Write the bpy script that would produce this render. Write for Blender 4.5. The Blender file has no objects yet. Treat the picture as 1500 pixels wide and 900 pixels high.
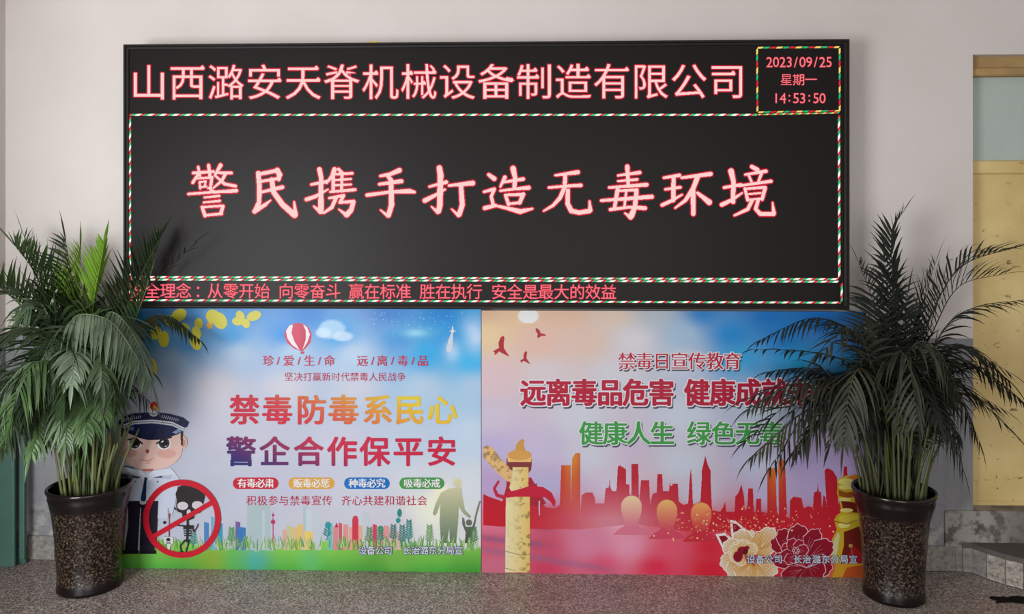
import bpy, bmesh, math, random
import numpy as np
from mathutils import Vector, Matrix
random.seed(7)
rng = np.random.RandomState(11)
SC = bpy.context.scene
COL = SC.collection

# ------------------------------------------------------------ camera
W, H = 1500, 900
F = 1161.0                      # focal length in pixels
HOR = 347.0                     # horizon row
YAW = math.radians(1.74)
CAM = Vector((0, -4.3, 1.864))
cd = bpy.data.cameras.new('camera'); cam = bpy.data.objects.new('camera', cd); COL.objects.link(cam)
cd.sensor_width = 36; cd.sensor_fit = 'HORIZONTAL'; cd.lens = F/W*36
cd.shift_y = -(450-HOR)/W
cam.location = CAM; cam.rotation_euler = (math.radians(90), 0, YAW)
cd.clip_start = 0.05
SC.camera = cam
# ------------------------------------------------------------ world, lights, exposure
SC.view_settings.view_transform = 'Standard'; SC.view_settings.look = 'None'
SC.view_settings.exposure = 0.14; SC.view_settings.gamma = 1.0; SC.view_settings.use_curve_mapping = False
wd = bpy.data.worlds.new('hall_air'); SC.world = wd; wd.use_nodes = True
bg = wd.node_tree.nodes['Background']; bg.inputs[0].default_value = (0.93, 0.95, 1.0, 1); bg.inputs[1].default_value = 0.42

def area(name, loc, aim, sx, sy, power, color):
    l = bpy.data.lights.new(name, 'AREA'); l.shape = 'RECTANGLE'; l.size = sx; l.size_y = sy
    l.energy = power; l.color = color
    o = bpy.data.objects.new(name, l); COL.objects.link(o); o.location = loc
    o.rotation_euler = (Vector(aim)-Vector(loc)).to_track_quat('-Z', 'Y').to_euler()
    return o
area('window_daylight', (-2.9, -4.8, 1.5), (-1.2, 0.2, 1.1), 1.8, 1.8, 190, (0.96, 0.98, 1.0))
area('doorway_daylight', (1.0, -7.5, 1.5), (0.4, 0, 1.0), 3.0, 2.4, 110, (1.0, 0.97, 0.94))

# ------------------------------------------------------------ helpers
def at(px, py, Y):
    """world point seen at photo pixel (px,py) on the vertical plane y=Y"""
    a = (px-W/2)/F; b = (HOR-py)/F
    c, s = math.cos(YAW), math.sin(YAW)
    dx = a*c - s; dy = a*s + c
    t = (Y-CAM.y)/dy
    return Vector((CAM.x+dx*t, Y, CAM.z+b*t))
def at_np(px, py, Y):
    a = (px-W/2)/F; b = (HOR-py)/F
    c, s = math.cos(YAW), math.sin(YAW)
    dx = a*c - s; dy = a*s + c
    t = (Y-CAM.y)/dy
    return np.stack([dx*t+CAM.x, np.full_like(t, Y), CAM.z+b*t], -1)
def on_floor(px, py, z=0.0):
    a = (px-W/2)/F; b = (HOR-py)/F
    c, s = math.cos(YAW), math.sin(YAW)
    t = (z-CAM.z)/b
    return Vector((CAM.x+(a*c-s)*t, CAM.y+(a*s+c)*t, z))
def lin1(v):
    v = v/255.0
    return v/12.92 if v <= 0.04045 else ((v+0.055)/1.055)**2.4
def lin(c, k=1.0): return tuple(min(1.0, lin1(v)*k) for v in c[:3])
def lin_np(a):
    a = np.clip(a, 0, 255)/255.0
    return np.where(a <= 0.04045, a/12.92, ((a+0.055)/1.055)**2.4)

class NB:
    """small node builder"""
    def __init__(s, name):
        s.m = bpy.data.materials.new(name); s.m.use_nodes = True
        s.t = s.m.node_tree; s.p = s.t.nodes['Principled BSDF']; s.out = s.t.nodes['Material Output']
    def n(s, typ, **kw):
        x = s.t.nodes.new(typ)
        for k, v in kw.items():
            if k.startswith('_'): setattr(x, k[1:], v)
            else: x.inputs[k.replace('__', ' ')].default_value = v
        return x
    def l(s, a, b): s.t.links.new(a, b)
    def noise(s, scale, detail=4, rough=0.55, coord=None):
        x = s.n('ShaderNodeTexNoise'); x.inputs['Scale'].default_value = scale
        x.inputs['Detail'].default_value = detail; x.inputs['Roughness'].default_value = rough
        if coord is not None: s.l(coord, x.inputs['Vector'])
        return x
    def coord(s, kind='Object', scale=None):
        c = s.n('ShaderNodeTexCoord').outputs[kind]
        if scale:
            m = s.n('ShaderNodeMapping'); m.inputs['Scale'].default_value = scale; s.l(c, m.inputs['Vector']); c = m.outputs[0]
        return c
    def ramp(s, fac, stops, interp='LINEAR'):
        r = s.n('ShaderNodeValToRGB'); r.color_ramp.interpolation = interp
        e = r.color_ramp.elements
        while len(e) < len(stops): e.new(0.5)
        for i, (p, c) in enumerate(stops):
            e[i].position = p; e[i].color = (c[0], c[1], c[2], 1) if not isinstance(c, (int, float)) else (c, c, c, 1)
        s.l(fac, r.inputs[0]); return r.outputs[0]
    def mix(s, fac, a, b, mode='MIX'):
        x = s.n('ShaderNodeMix'); x.data_type = 'RGBA'; x.blend_type = mode
        for src, i in ((fac, 0), (a, 6), (b, 7)):
            if hasattr(src, 'links'): s.l(src, x.inputs[i])
            elif isinstance(src, (int, float)): x.inputs[i].default_value = src
            else: x.inputs[i].default_value = (*src[:3], 1)
        return x.outputs[2]
    def bump(s, h, strength=0.3, dist=0.01):
        b = s.n('ShaderNodeBump'); b.inputs['Strength'].default_value = strength; b.inputs['Distance'].default_value = dist
        s.l(h, b.inputs['Height']); s.l(b.outputs[0], s.p.inputs['Normal'])
    def base(s, c):
        if hasattr(c, 'links'): s.l(c, s.p.inputs['Base Color'])
        else: s.p.inputs['Base Color'].default_value = (*c[:3], 1)
    def rough(s, r, spec=0.5):
        if hasattr(r, 'links'): s.l(r, s.p.inputs['Roughness'])
        else: s.p.inputs['Roughness'].default_value = r
        s.p.inputs['Specular IOR Level'].default_value = spec

def m_plain(name, c, rough=0.6, spec=0.4, var=0.12, scale=12):
    b = NB(name); c0 = tuple(x*(1-var) for x in c); c1 = tuple(min(1, x*(1+var)) for x in c)
    b.base(b.ramp(b.noise(scale, coord=b.coord()).outputs[0], [(0.3, c0), (0.7, c1)])); b.rough(rough, spec); return b.m

def m_vc(name, rough=0.45, spec=0.4, emit=0.0):
    b = NB(name); a = b.n('ShaderNodeVertexColor'); a.layer_name = 'Col'
    if emit:
        b.base((0.01, 0.01, 0.01)); b.l(a.outputs[0], b.p.inputs['Emission Color']); b.p.inputs['Emission Strength'].default_value = emit
    else: b.base(a.outputs[0])
    b.rough(rough, spec); return b.m

def link_mesh(name, verts, faces, mat, parent=None, cols=None, smooth=False, loc=None):
    me = bpy.data.meshes.new(name); me.from_pydata([tuple(v) for v in verts], [], faces)
    if cols is not None:
        a = me.color_attributes.new('Col', 'FLOAT_COLOR', 'POINT')
        c = np.ones((len(verts), 4), dtype=np.float32); c[:, :3] = np.asarray(cols, dtype=np.float32)
        a.data.foreach_set('color', c.ravel())
    if mat: me.materials.append(mat)
    if smooth: me.polygons.foreach_set('use_smooth', [True]*len(me.polygons))
    me.update()
    o = bpy.data.objects.new(name, me); COL.objects.link(o)
    if parent: o.parent = parent
    if loc: o.location = loc
    return o
def link_bm(name, bm, mat, parent=None, smooth=False):
    me = bpy.data.meshes.new(name); bm.normal_update(); bm.to_mesh(me); bm.free()
    if mat: me.materials.append(mat)
    if smooth: me.polygons.foreach_set('use_smooth', [True]*len(me.polygons))
    o = bpy.data.objects.new(name, me); COL.objects.link(o)
    if parent: o.parent = parent
    return o
def empty(name, loc, label=None, cat=None, group=None):
    o = bpy.data.objects.new(name, None); COL.objects.link(o); o.location = loc; o.empty_display_size = 0.1
    tag(o, label, cat, group); return o
def tag(o, label=None, cat=None, group=None, kind=None):
    if label: o['label'] = label
    if cat: o['category'] = cat
    if group: o['group'] = group
    if kind: o['kind'] = kind
    return o
def boxbm(x0, x1, y0, y1, z0, z1, bev=0.0, seg=1, bm=None):
    nb = bmesh.new() if bm is None else bm
    r = bmesh.ops.create_cube(nb, size=1.0)
    for v in r['verts']:
        v.co = Vector((x0+(v.co.x+.5)*(x1-x0), y0+(v.co.y+.5)*(y1-y0), z0+(v.co.z+.5)*(z1-z0)))
    if bev > 0:
        es = list({e for v in r['verts'] for e in v.link_edges})
        bmesh.ops.bevel(nb, geom=es, offset=bev, segments=seg, affect='EDGES', profile=0.5)
    return nb
def box(name, x0, x1, y0, y1, z0, z1, mat, parent=None, bev=0.0, off=(0, 0, 0)):
    ox, oy, oz = off
    return link_bm(name, boxbm(x0-ox, x1-ox, y0-oy, y1-oy, z0-oz, z1-oz, bev), mat, parent)
def prism(name, pts, z0, z1, mat, parent=None, bev=0.0):
    bm = bmesh.new(); vs = [bm.verts.new((p[0], p[1], z0)) for p in pts]; f = bm.faces.new(vs)
    r = bmesh.ops.extrude_face_region(bm, geom=[f])
    for v in r['geom']:
        if isinstance(v, bmesh.types.BMVert): v.co.z = z1
    bmesh.ops.recalc_face_normals(bm, faces=bm.faces)
    if bev: bmesh.ops.bevel(bm, geom=list(bm.edges), offset=bev, segments=2, affect='EDGES', profile=0.5)
    return link_bm(name, bm, mat, parent)

# key planes
YW = 0.20       # back wall face
YP = 0.09       # poster face
YS = 0.00       # LED panel face

# ------------------------------------------------------------ room materials
def m_wall():
    b = NB('white_plaster'); co = b.coord()
    n1 = b.noise(1.1, 3, coord=co).outputs[0]; n2 = b.noise(70, 5, coord=co).outputs[0]
    c = b.ramp(n1, [(0.3, lin((206, 199, 194))), (0.7, lin((215, 209, 205)))])
    c = b.mix(0.06, c, n2, 'MULTIPLY'); b.base(c); b.rough(0.75, 0.25); b.bump(n2, 0.12, 0.003); return b.m
def m_dado():
    b = NB('grey_dado_paint'); co = b.coord()
    st = b.noise(6, 6, 0.6, coord=b.coord(scale=(3.0, 3.0, 0.5))).outputs[0]
    c = b.ramp(st, [(0.25, lin((122, 122, 124))), (0.75, lin((142, 143, 148)))])
    # flaking near the foot of the wall
    sep = b.n('ShaderNodeSeparateXYZ'); b.l(co, sep.inputs[0])
    z = b.n('ShaderNodeMapRange'); z.inputs[1].default_value = 0.42; z.inputs[2].default_value = 0.12; b.l(sep.outputs[2], z.inputs[0])
    pn = b.noise(14, 6, 0.65, coord=co).outputs[0]
    ml = b.n('ShaderNodeMath'); ml.operation = 'MULTIPLY'; b.l(z.outputs[0], ml.inputs[0]); b.l(b.ramp(pn, [(0.48, 0.0), (0.56, 1.0)]), ml.inputs[1])
    c = b.mix(ml.outputs[0], c, lin((168, 166, 162)))
    ml2 = b.n('ShaderNodeMath'); ml2.operation = 'MULTIPLY'; b.l(z.outputs[0], ml2.inputs[0]); b.l(b.ramp(b.noise(20, 5, coord=co).outputs[0], [(0.55, 0.0), (0.65, 1.0)]), ml2.inputs[1])
    c = b.mix(ml2.outputs[0], c, lin((78, 76, 76)))
    b.base(c); b.rough(0.5, 0.4); b.bump(pn, 0.2, 0.004); return b.m
def m_floor():
    b = NB('speckled_granite'); co = b.coord()
    v = b.n('ShaderNodeTexVoronoi'); v.inputs['Scale'].default_value = 170; b.l(co, v.inputs['Vector'])
    sp = b.n('ShaderNodeSeparateColor'); b.l(v.outputs['Color'], sp.inputs[0])
    c = b.ramp(sp.outputs[0], [(0.0, lin((70, 60, 55))), (0.3, lin((120, 108, 100))), (0.65, lin((158, 146, 138))), (0.93, lin((212, 203, 196)))])
    big = b.noise(1.3, 4, 0.5, coord=co).outputs[0]
    c = b.mix(b.ramp(big, [(0.45, 0.0), (0.65, 0.4)]), c, b.mix(0.6, c, lin((150, 100, 96))))
    dirt = b.noise(3.2, 6, 0.6, coord=co).outputs[0]
    c = b.mix(b.ramp(dirt, [(0.4, 0.0), (0.75, 0.4)]), c, lin((98, 88, 81)))
    b.base(c); b.rough(b.ramp(dirt, [(0.3, 0.34), (0.8, 0.6)]), 0.5)
    b.bump(v.outputs['Distance'], 0.08, 0.001); return b.m
def m_tile(name, c0, c1):
    b = NB(name); co = b.coord(); n = b.noise(45, 6, 0.7, coord=co).outputs[0]
    c = b.ramp(n, [(0.38, c0), (0.62, c1)]); b.base(c); b.rough(0.4, 0.5); b.bump(n, 0.15, 0.002); return b.m
def m_yellow():
    b = NB('aged_yellow_paint'); co = b.coord()
    n1 = b.noise(2.2, 4, coord=co).outputs[0]
    c = b.ramp(n1, [(0.3, lin((196, 170, 108))), (0.7, lin((222, 200, 142)))])
    n2 = b.noise(9, 8, 0.72, coord=b.coord(scale=(1, 1, 1.7))).outputs[0]
    c = b.mix(b.ramp(n2, [(0.60, 0.0), (0.655, 0.85)]), c, lin((112, 84, 48)))
    n3 = b.noise(30, 3, 0.5, coord=co).outputs[0]
    c = b.mix(b.ramp(n3, [(0.70, 0.0), (0.73, 0.9)]), c, lin((96, 58, 40)))
    b.base(c); b.rough(0.55, 0.35); b.bump(n2, 0.15, 0.003); return b.m
M_WALL, M_DADO, M_FLOOR, M_YEL = m_wall(), m_dado(), m_floor(), m_yellow()
M_BTILE = m_tile('pale_stone_tile', lin((112, 108, 104)), lin((150, 146, 140)))
M_STILE = m_tile('marbled_step_tile', lin((112, 106, 98)), lin((186, 178, 166)))
M_GROUT = m_plain('grey_mortar', lin((88, 84, 80)), 0.8, 0.2)
M_CONC = m_plain('worn_concrete', lin((96, 89, 86)), 0.7, 0.3, 0.2, 9)
M_BEAM = m_plain('ochre_beam_paint', lin((168, 138, 92)), 0.6, 0.3, 0.18, 7)
M_OPAL = m_plain('milky_glass', lin((172, 184, 176)), 0.3, 0.5, 0.05, 3)

# ------------------------------------------------------------ setting
def struct(o): o['kind'] = 'structure'; return o
xl = at(8, 450, YW).x                     # left corner
xd = at(1425, 450, YW).x                  # edge of the doorway recess
struct(box('floor', xl-0.12, 5.2, -9, 1.2, -0.1, 0.0, M_FLOOR))
struct(box('ceiling', xl-0.12, 5.2, -6.5, YW+0.25, 3.6, 3.7, M_WALL))
struct(box('wall_back', xl-0.12, xd, YW, YW+0.25, 0, 3.6, M_WALL))
struct(box('wall_left', xl-0.12, xl, -1.9, YW, 0, 3.6, M_WALL))
ztop = at(1425, 80, YW).z
struct(box('wall_back', xd, 5.2, YW, YW+0.25, ztop, 3.6, M_WALL))
zd = at(1330, 496, YW).z
struct(box('trim_1', xl, xd-0.001, YW-0.004, YW+0.001, 0.0, zd, M_DADO))
struct(box('trim_2', xl-0.001, xl+0.004, -1.9, YW-0.004, 0.0, zd, M_DADO))
# tiles along the foot of the wall, one by one
bb = struct(box('baseboard_back', xl, xd, YW-0.012, YW-0.004, 0, 0.135, M_GROUT))
x = xl+0.004; i = 0; mesh0 = None
while x < xd-0.05:
    w = min(0.296, xd-x-0.003)
    hid = at(230, 700, YW).x < x and x+w < at(1240, 700, YW).x
    if not hid:
        t = link_bm('tile', boxbm(0, w, -0.010, 0, 0.002, 0.138+0.002*(i % 2), 0.0015), M_BTILE, bb)
        t.location = (x, YW-0.010, 0)
    x += 0.30; i += 1
# doorway recess: beam, milky transom, yellow door leaf
yb = YW+0.07
z1 = at(1450, 80, yb).z; z2 = at(1450, 112, yb).z; z3 = at(1450, 235, yb).z
dd = struct(empty('door_1', (xd, YW+0.10, 0.31)))
def dbox(name, x0, x1, y0, y1, z0, z1, mat, bev=0.002):
    return box(name, x0, x1, y0, y1, z0, z1, mat, dd, bev, off=(xd, YW+0.10, 0.31))
tr = struct(box('trim_3', xd-0.02, 5.2, YW+0.055, YW+0.24, z2+0.04, ztop+0.05, M_BEAM, bev=0.004))
struct(box('trim_4', xd-0.02, 5.2, YW+0.035, YW+0.24, z2-0.002, z2+0.045, M_BEAM, bev=0.008))
wn = struct(empty('window_1', (xd, YW+0.10, z3)))
box('glass_pane', xd-0.02, 5.2, YW+0.09, YW+0.10, z3, z2, M_OPAL, wn, 0.001, off=(xd, YW+0.10, z3))
dbox('door_leaf', xd-0.02, 5.2, YW+0.095, YW+0.14, 0.31, z3-0.075, M_YEL)
dbox('top_rail', xd-0.02, 5.2, YW+0.075, YW+0.14, z3-0.075, z3, M_YEL, 0.006)
dbox('bottom_rail', xd-0.02, 5.2, YW+0.085, YW+0.13, 0.31, 0.36, M_YEL, 0.003)
# steps
def m_patch():
    b = NB('patched_plaster'); co = b.coord()
    c = b.ramp(b.noise(7, 5, coord=co).outputs[0], [(0.3, lin((84, 77, 74))), (0.7, lin((112, 105, 101)))])
    sep = b.n('ShaderNodeSeparateXYZ'); b.l(co, sep.inputs[0])
    xr = b.n('ShaderNodeMapRange'); xr.inputs[1].default_value = 0.34; xr.inputs[2].default_value = 0.05; b.l(sep.outputs[0], xr.inputs[0])
    f = b.ramp(b.noise(11, 7, 0.65, coord=co).outputs[0], [(0.42, 0.0), (0.52, 1.0)])
    c = b.mix(b.mix(1.0, f, xr.outputs[0], 'MULTIPLY'), c, lin((156, 150, 144)))
    b.base(c); b.rough(0.6, 0.3); return b.m
st = struct(empty('entrance_steps', (xd, 0.1, 0)))
link_bm('upper_step', boxbm(-0.16, 5.2-xd, YW-0.016-0.1, 0.45, 0.0, 0.337, 0.006, 2), m_patch(), st)
pp = [on_floor(*q) for q in ((1403, 833), (1424, 839), (1446, 848), (1473, 857), (1500, 864), (1527, 870), (1554, 876), (1581, 881), (1610, 886))]
pp[0].y = min(pp[0].y, YW-0.02)
fp = [(p.x, p.y) for p in pp]; fp = fp+[(fp[-1][0]+1.2, fp[-1][1]), (fp[-1][0]+1.2, YW-0.017), (fp[0][0], YW-0.017)]
prism('lower_step', [(p[0]-xd, p[1]-0.1) for p in fp], 0.0, 0.162, M_CONC, st)
for P, Q in zip(pp[:-1], pp[1:]):
    d = Q-P; L = d.length; a = math.atan2(d.y, d.x)
    t = link_bm('riser_tile', boxbm(0.0015, L-0.0015, -0.008, 0.001, 0.003, 0.136, 0.001), M_STILE if P.x > pp[1].x else M_BTILE, st)
    t.location = (P.x-xd, P.y-0.1, 0); t.rotation_euler = (0, 0, a)

# green boards in the left corner
M_GREEN = m_plain('teal_green_paint', lin((66, 98, 88)), 0.5, 0.4, 0.12, 6)
gb = empty('painted_board', (xl+0.06, YW-0.08, 0), 'teal green painted board standing in the left corner behind the palm', 'board')
gx = at(38, 700, YW-0.08).x
o = link_bm('plank', boxbm(-0.055, 0.075, -0.045, -0.020, 0.0, 0.98, 0.008, 2), M_GREEN, gb)
o = link_bm('plank', boxbm(0.080-0.0, gx-(xl+0.06), -0.015, 0.010, 0.03, 1.02, 0.008, 2), M_GREEN, gb)
link_bm('batten', boxbm(-0.05, gx-(xl+0.06)-0.01, 0.010, 0.03, 0.0, 0.09, 0.003), M_GREEN, gb)

# ------------------------------------------------------------ masks: text, polygons, strokes
_fc = bpy.data.curves.new('glyph', 'FONT'); _fo = bpy.data.objects.new('glyph', _fc)
def glyph_tris(ch):
    c = _fc; c.body = ch; c.size = 1.0; c.resolution_u = 3; c.fill_mode = 'FRONT'
    COL.objects.link(_fo) if _fo.name not in COL.objects else None
    dg = bpy.context.evaluated_depsgraph_get(); dg.update()
    me = _fo.evaluated_get(dg).to_mesh()
    me.calc_loop_triangles()
    v = np.array([tuple(x.co)[:2] for x in me.vertices]).reshape(-1, 2)
    t = np.array([tuple(x.vertices) for x in me.loop_triangles], dtype=int).reshape(-1, 3)
    _fo.evaluated_get(dg).to_mesh_clear()
    return v, t
_gc = {}
def glyph(ch):
    if ch not in _gc: _gc[ch] = glyph_tris(ch)
    return _gc[ch]
_v, _t = glyph('国'); CB = (_v.min(0), _v.max(0))     # reference box of a full-size character
CCEN = (CB[0]+CB[1])/2; CSIZE = float((CB[1]-CB[0]).max())/0.90   # em estimate

class Mask:
    def __init__(s, x0, y0, x1, y1, res):
        s.x0, s.y0, s.r = x0, y0, res
        s.w = int(math.ceil((x1-x0)*res)); s.h = int(math.ceil((y1-y0)*res))
        s.a = np.zeros((s.h, s.w), bool)
    def _tri(s, p):
        mn = np.floor(p.min(0)-0.5).astype(int); mx = np.ceil(p.max(0)+0.5).astype(int)
        x0, y0 = max(mn[0], 0), max(mn[1], 0); x1, y1 = min(mx[0]+1, s.w), min(mx[1]+1, s.h)
        if x1 <= x0 or y1 <= y0: return
        X, Y = np.meshgrid(np.arange(x0, x1)+.5, np.arange(y0, y1)+.5)
        (ax, ay), (bx, by), (cx, cy) = p
        d1 = (X-bx)*(ay-by)-(ax-bx)*(Y-by); d2 = (X-cx)*(by-cy)-(bx-cx)*(Y-cy); d3 = (X-ax)*(cy-ay)-(cx-ax)*(Y-ay)
        neg = (d1 < 0) | (d2 < 0) | (d3 < 0); pos = (d1 > 0) | (d2 > 0) | (d3 > 0)
        s.a[y0:y1, x0:x1] |= ~(neg & pos)
    def char(s, ch, cx, cy, size, sx=1.0, shear=0.0, slant=0.0, latin=False):
        v, t = glyph(ch)
        if not len(t): return s
        cen = CCEN if not latin else np.array([(v[:, 0].min()+v[:, 0].max())/2, (v[:, 1].min()+v[:, 1].max())/2])
        u = (v-cen)/CSIZE*size
        px = cx+u[:, 0]*sx+shear*u[:, 1]; py = cy-u[:, 1]-slant*u[:, 0]
        P = np.stack([(px-s.x0)*s.r, (py-s.y0)*s.r], -1)
        for tr_ in t: s._tri(P[tr_])
        return s
    def poly(s, pts):
        P = np.array(pts, float); P = (P-np.array([s.x0, s.y0]))*s.r
        X = np.arange(s.w)+.5
        n = len(P); y0 = max(0, int(P[:, 1].min())); y1 = min(s.h, int(P[:, 1].max())+2)
        for j in range(y0, y1):
            y = j+.5; xs = []
            for i in range(n):
                (xa, ya), (xb, yb_) = P[i], P[(i+1) % n]
                if (ya <= y) != (yb_ <= y): xs.append(xa+(y-ya)/(yb_-ya)*(xb-xa))
            xs.sort()
            for k in range(0, len(xs)-1, 2): s.a[j, (X >= xs[k]) & (X <= xs[k+1])] = True
        return s
    def stroke(s, pts):
        """pts = [(x, y, width), ...]"""
        for (xa, ya, wa), (xb, yb_, wb) in zip(pts[:-1], pts[1:]):
            m = max(wa, wb)/2+1
            i0 = max(0, int((min(xa, xb)-m-s.x0)*s.r)); i1 = min(s.w, int((max(xa, xb)+m-s.x0)*s.r)+2)
            j0 = max(0, int((min(ya, yb_)-m-s.y0)*s.r)); j1 = min(s.h, int((max(ya, yb_)+m-s.y0)*s.r)+2)
            if i1 <= i0 or j1 <= j0: continue
            X, Y = np.meshgrid((np.arange(i0, i1)+.5)/s.r+s.x0, (np.arange(j0, j1)+.5)/s.r+s.y0)
            dx, dy = xb-xa, yb_-ya; L2 = dx*dx+dy*dy+1e-9
            t = np.clip(((X-xa)*dx+(Y-ya)*dy)/L2, 0, 1)
            d = np.hypot(X-xa-t*dx, Y-ya-t*dy)
            s.a[j0:j1, i0:i1] |= d <= (wa+(wb-wa)*t)/2
        return s
    def grow(s, rx, ry=None):
        ry = rx if ry is None else ry
        kx, ky = rx*s.r, ry*s.r; out = s.a.copy()
        for j in range(-int(ky), int(ky)+1):
            for i in range(-int(kx), int(kx)+1):
                if (i/(kx+1e-6))**2+(j/(ky+1e-6))**2 > 1.0: continue
                sh = np.zeros_like(s.a)
                ys, yd = (max(0, -j), max(0, j)); xs, xd_ = (max(0, -i), max(0, i))
                hh, ww = s.h-abs(j), s.w-abs(i)
                sh[yd:yd+hh, xd_:xd_+ww] = s.a[ys:ys+hh, xs:xs+ww]; out |= sh
        n = Mask(0, 0, 1, 1, 1); n.x0, n.y0, n.r, n.w, n.h, n.a = s.x0, s.y0, s.r, s.w, s.h, out
        return n
    def shifted(s, dx, dy):
        n = Mask(0, 0, 1, 1, 1); n.x0, n.y0, n.r, n.w, n.h, n.a = s.x0+dx, s.y0+dy, s.r, s.w, s.h, s.a; return n
    def minus(s, o):
        n = Mask(0, 0, 1, 1, 1); n.x0, n.y0, n.r, n.w, n.h, n.a = s.x0, s.y0, s.r, s.w, s.h, s.a & ~o.a; return n

class Print:
    """flat print or lit dots on the plane y=Y, merged into row quads; colours per vertex"""
    def __init__(s, Y): s.Y = Y; s.q = []; s.c = []; s.k = 0
    def add(s, m, col, lift=0.0, maxrun=None, k=1.0):
        r = m.r; fn = callable(col)
        if fn and maxrun is None: maxrun = 2.5
        rows = np.where(m.a.any(1))[0]; Q = []
        for j in rows:
            d = np.diff(np.concatenate([[0], m.a[j].astype(np.int8), [0]]))
            for a, b in zip(np.where(d == 1)[0], np.where(d == -1)[0]):
                if maxrun:
                    step = max(1, int(maxrun*r))
                    for a2 in range(a, b, step): Q.append((a2, min(b, a2+step), j))
                else: Q.append((a, b, j))
        if not Q: return s
        Q = np.array(Q, float)
        x0 = Q[:, 0]/r+m.x0; x1 = Q[:, 1]/r+m.x0; y0 = Q[:, 2]/r+m.y0; y1 = (Q[:, 2]+1)/r+m.y0
        PX = np.stack([x0, x1, x1, x0], 1).ravel(); PY = np.stack([y1, y1, y0, y0], 1).ravel()
        s.q.append(at_np(PX, PY, s.Y-lift))
        if fn:
            mx = np.repeat((x0+x1)/2, 4); my = np.repeat((y0+y1)/2, 4)
            c = lin_np(np.stack(np.broadcast_arrays(*col(mx, my)), -1).astype(float))*k
        else: c = np.tile(np.array(lin(col))*k, (len(PX), 1))
        s.c.append(c); return s
    def build(s, name, mat, parent):
        V = np.concatenate(s.q); Cc = np.concatenate(s.c)
        if parent: V = V-np.array(tuple(parent.location))
        n = len(V)//4
        return link_mesh(name, V.tolist(), [(4*i, 4*i+1, 4*i+2, 4*i+3) for i in range(n)], mat, parent, Cc)

# ------------------------------------------------------------ LED sign
def m_panel():
    b = NB('led_panel_black'); co = b.coord()
    v = b.n('ShaderNodeTexVoronoi'); v.inputs['Scale'].default_value = 150; v.inputs['Randomness'].default_value = 0.0; b.l(co, v.inputs['Vector'])
    c = b.ramp(v.outputs['Distance'], [(0.3, lin((30, 25, 25))), (0.6, lin((24, 20, 20)))])
    b.base(c); b.rough(0.42, 0.14); return b.m
M_PANEL = m_panel()
M_FRAME = m_plain('black_aluminium', lin((30, 26, 25)), 0.5, 0.2, 0.06)
M_LED = m_vc('lit_led', 0.5, 0.1, emit=0.9)
TL, BR = at(180, 65, YS-0.02), at(1245, 455, YS-0.02)
SX0, SX1, SZ0, SZ1 = TL.x, BR.x, BR.z, TL.z
SZ0 = at(700, 452.5, YS-0.02).z; SZ1 = at(700, 61, YS-0.02).z
so = Vector(((SX0+SX1)/2, YW-0.004, SZ0))
sign = empty('led_sign', so, 'wide black framed electronic display board with glowing red characters on the wall', 'sign')
fw = 0.025
def sbox(name, x0, x1, y0, y1, z0, z1, mat, bev=0): return box(name, x0, x1, y0, y1, z0, z1, mat, sign, bev, off=so)
def rail(p, q, inn, name='frame_rail'):
    """mitred profile rail from corner p to q (x,z); inn = inward unit dir"""
    prof = [(0, YW-0.004), (0, YS-0.016), (0.004, YS-0.020), (fw*0.45, YS-0.020), (fw*0.6, YS-0.012), (fw, YS-0.008), (fw, YS+0.02), (fw, YW-0.004)]
    d = Vector((q[0]-p[0], q[1]-p[1])).normalized(); vs = []; n = len(prof)
    for e, (c, sg) in enumerate(((p, 1), (q, -1))):
        for t, y in prof: vs.append((c[0]+inn[0]*t+d.x*t*sg-so.x, y-so.y, c[1]+inn[1]*t+d.y*t*sg-so.z))
    fs = [(i, (i+1) % n, n+(i+1) % n, n+i) for i in range(n)]+[tuple(range(n)), tuple(range(2*n-1, n-1, -1))]
    o = link_mesh(name, vs, fs, M_FRAME, sign)
    bm = bmesh.new(); bm.from_mesh(o.data); bmesh.ops.recalc_face_normals(bm, faces=bm.faces); bm.to_mesh(o.data); bm.free()
rail((SX0, SZ1), (SX1, SZ1), (0, -1)); rail((SX0, SZ0), (SX1, SZ0), (0, 1))
rail((SX0, SZ0), (SX0, SZ1), (1, 0)); rail((SX1, SZ0), (SX1, SZ1), (-1, 0))
sbox('display_panel', SX0+fw, SX1-fw, YS, YW-0.01, SZ0+fw, SZ1-fw, M_PANEL)
YL = YS-0.0012
PINK, RED = (255, 208, 204), (205, 12, 50)
def glow_text(items, name, res=1.15, bx=0.3, by=0.0, edge=1.1, core=PINK, rim=RED, face=None):
    """items: (char, cx, cy, size)"""
    xs = [i[1] for i in items]; ys = [i[2] for i in items]; sz = max(i[3] for i in items)
    m = Mask(min(xs)-sz, min(ys)-sz, max(xs)+sz, max(ys)+sz, res)
    for it in items:
        m.char(it[0], it[1], it[2], it[3], sx=(it[4] if len(it) > 4 else 1.0), latin=(it[0].isascii()))
    if face: m = face(m)
    c = m.grow(bx, by) if (bx or by) else m
    g = c.grow(edge).minus(c)
    p = Print(YL); p.add(g, rim); p.add(c, core, 0.0002); p.build(name, M_LED, sign)
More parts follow.
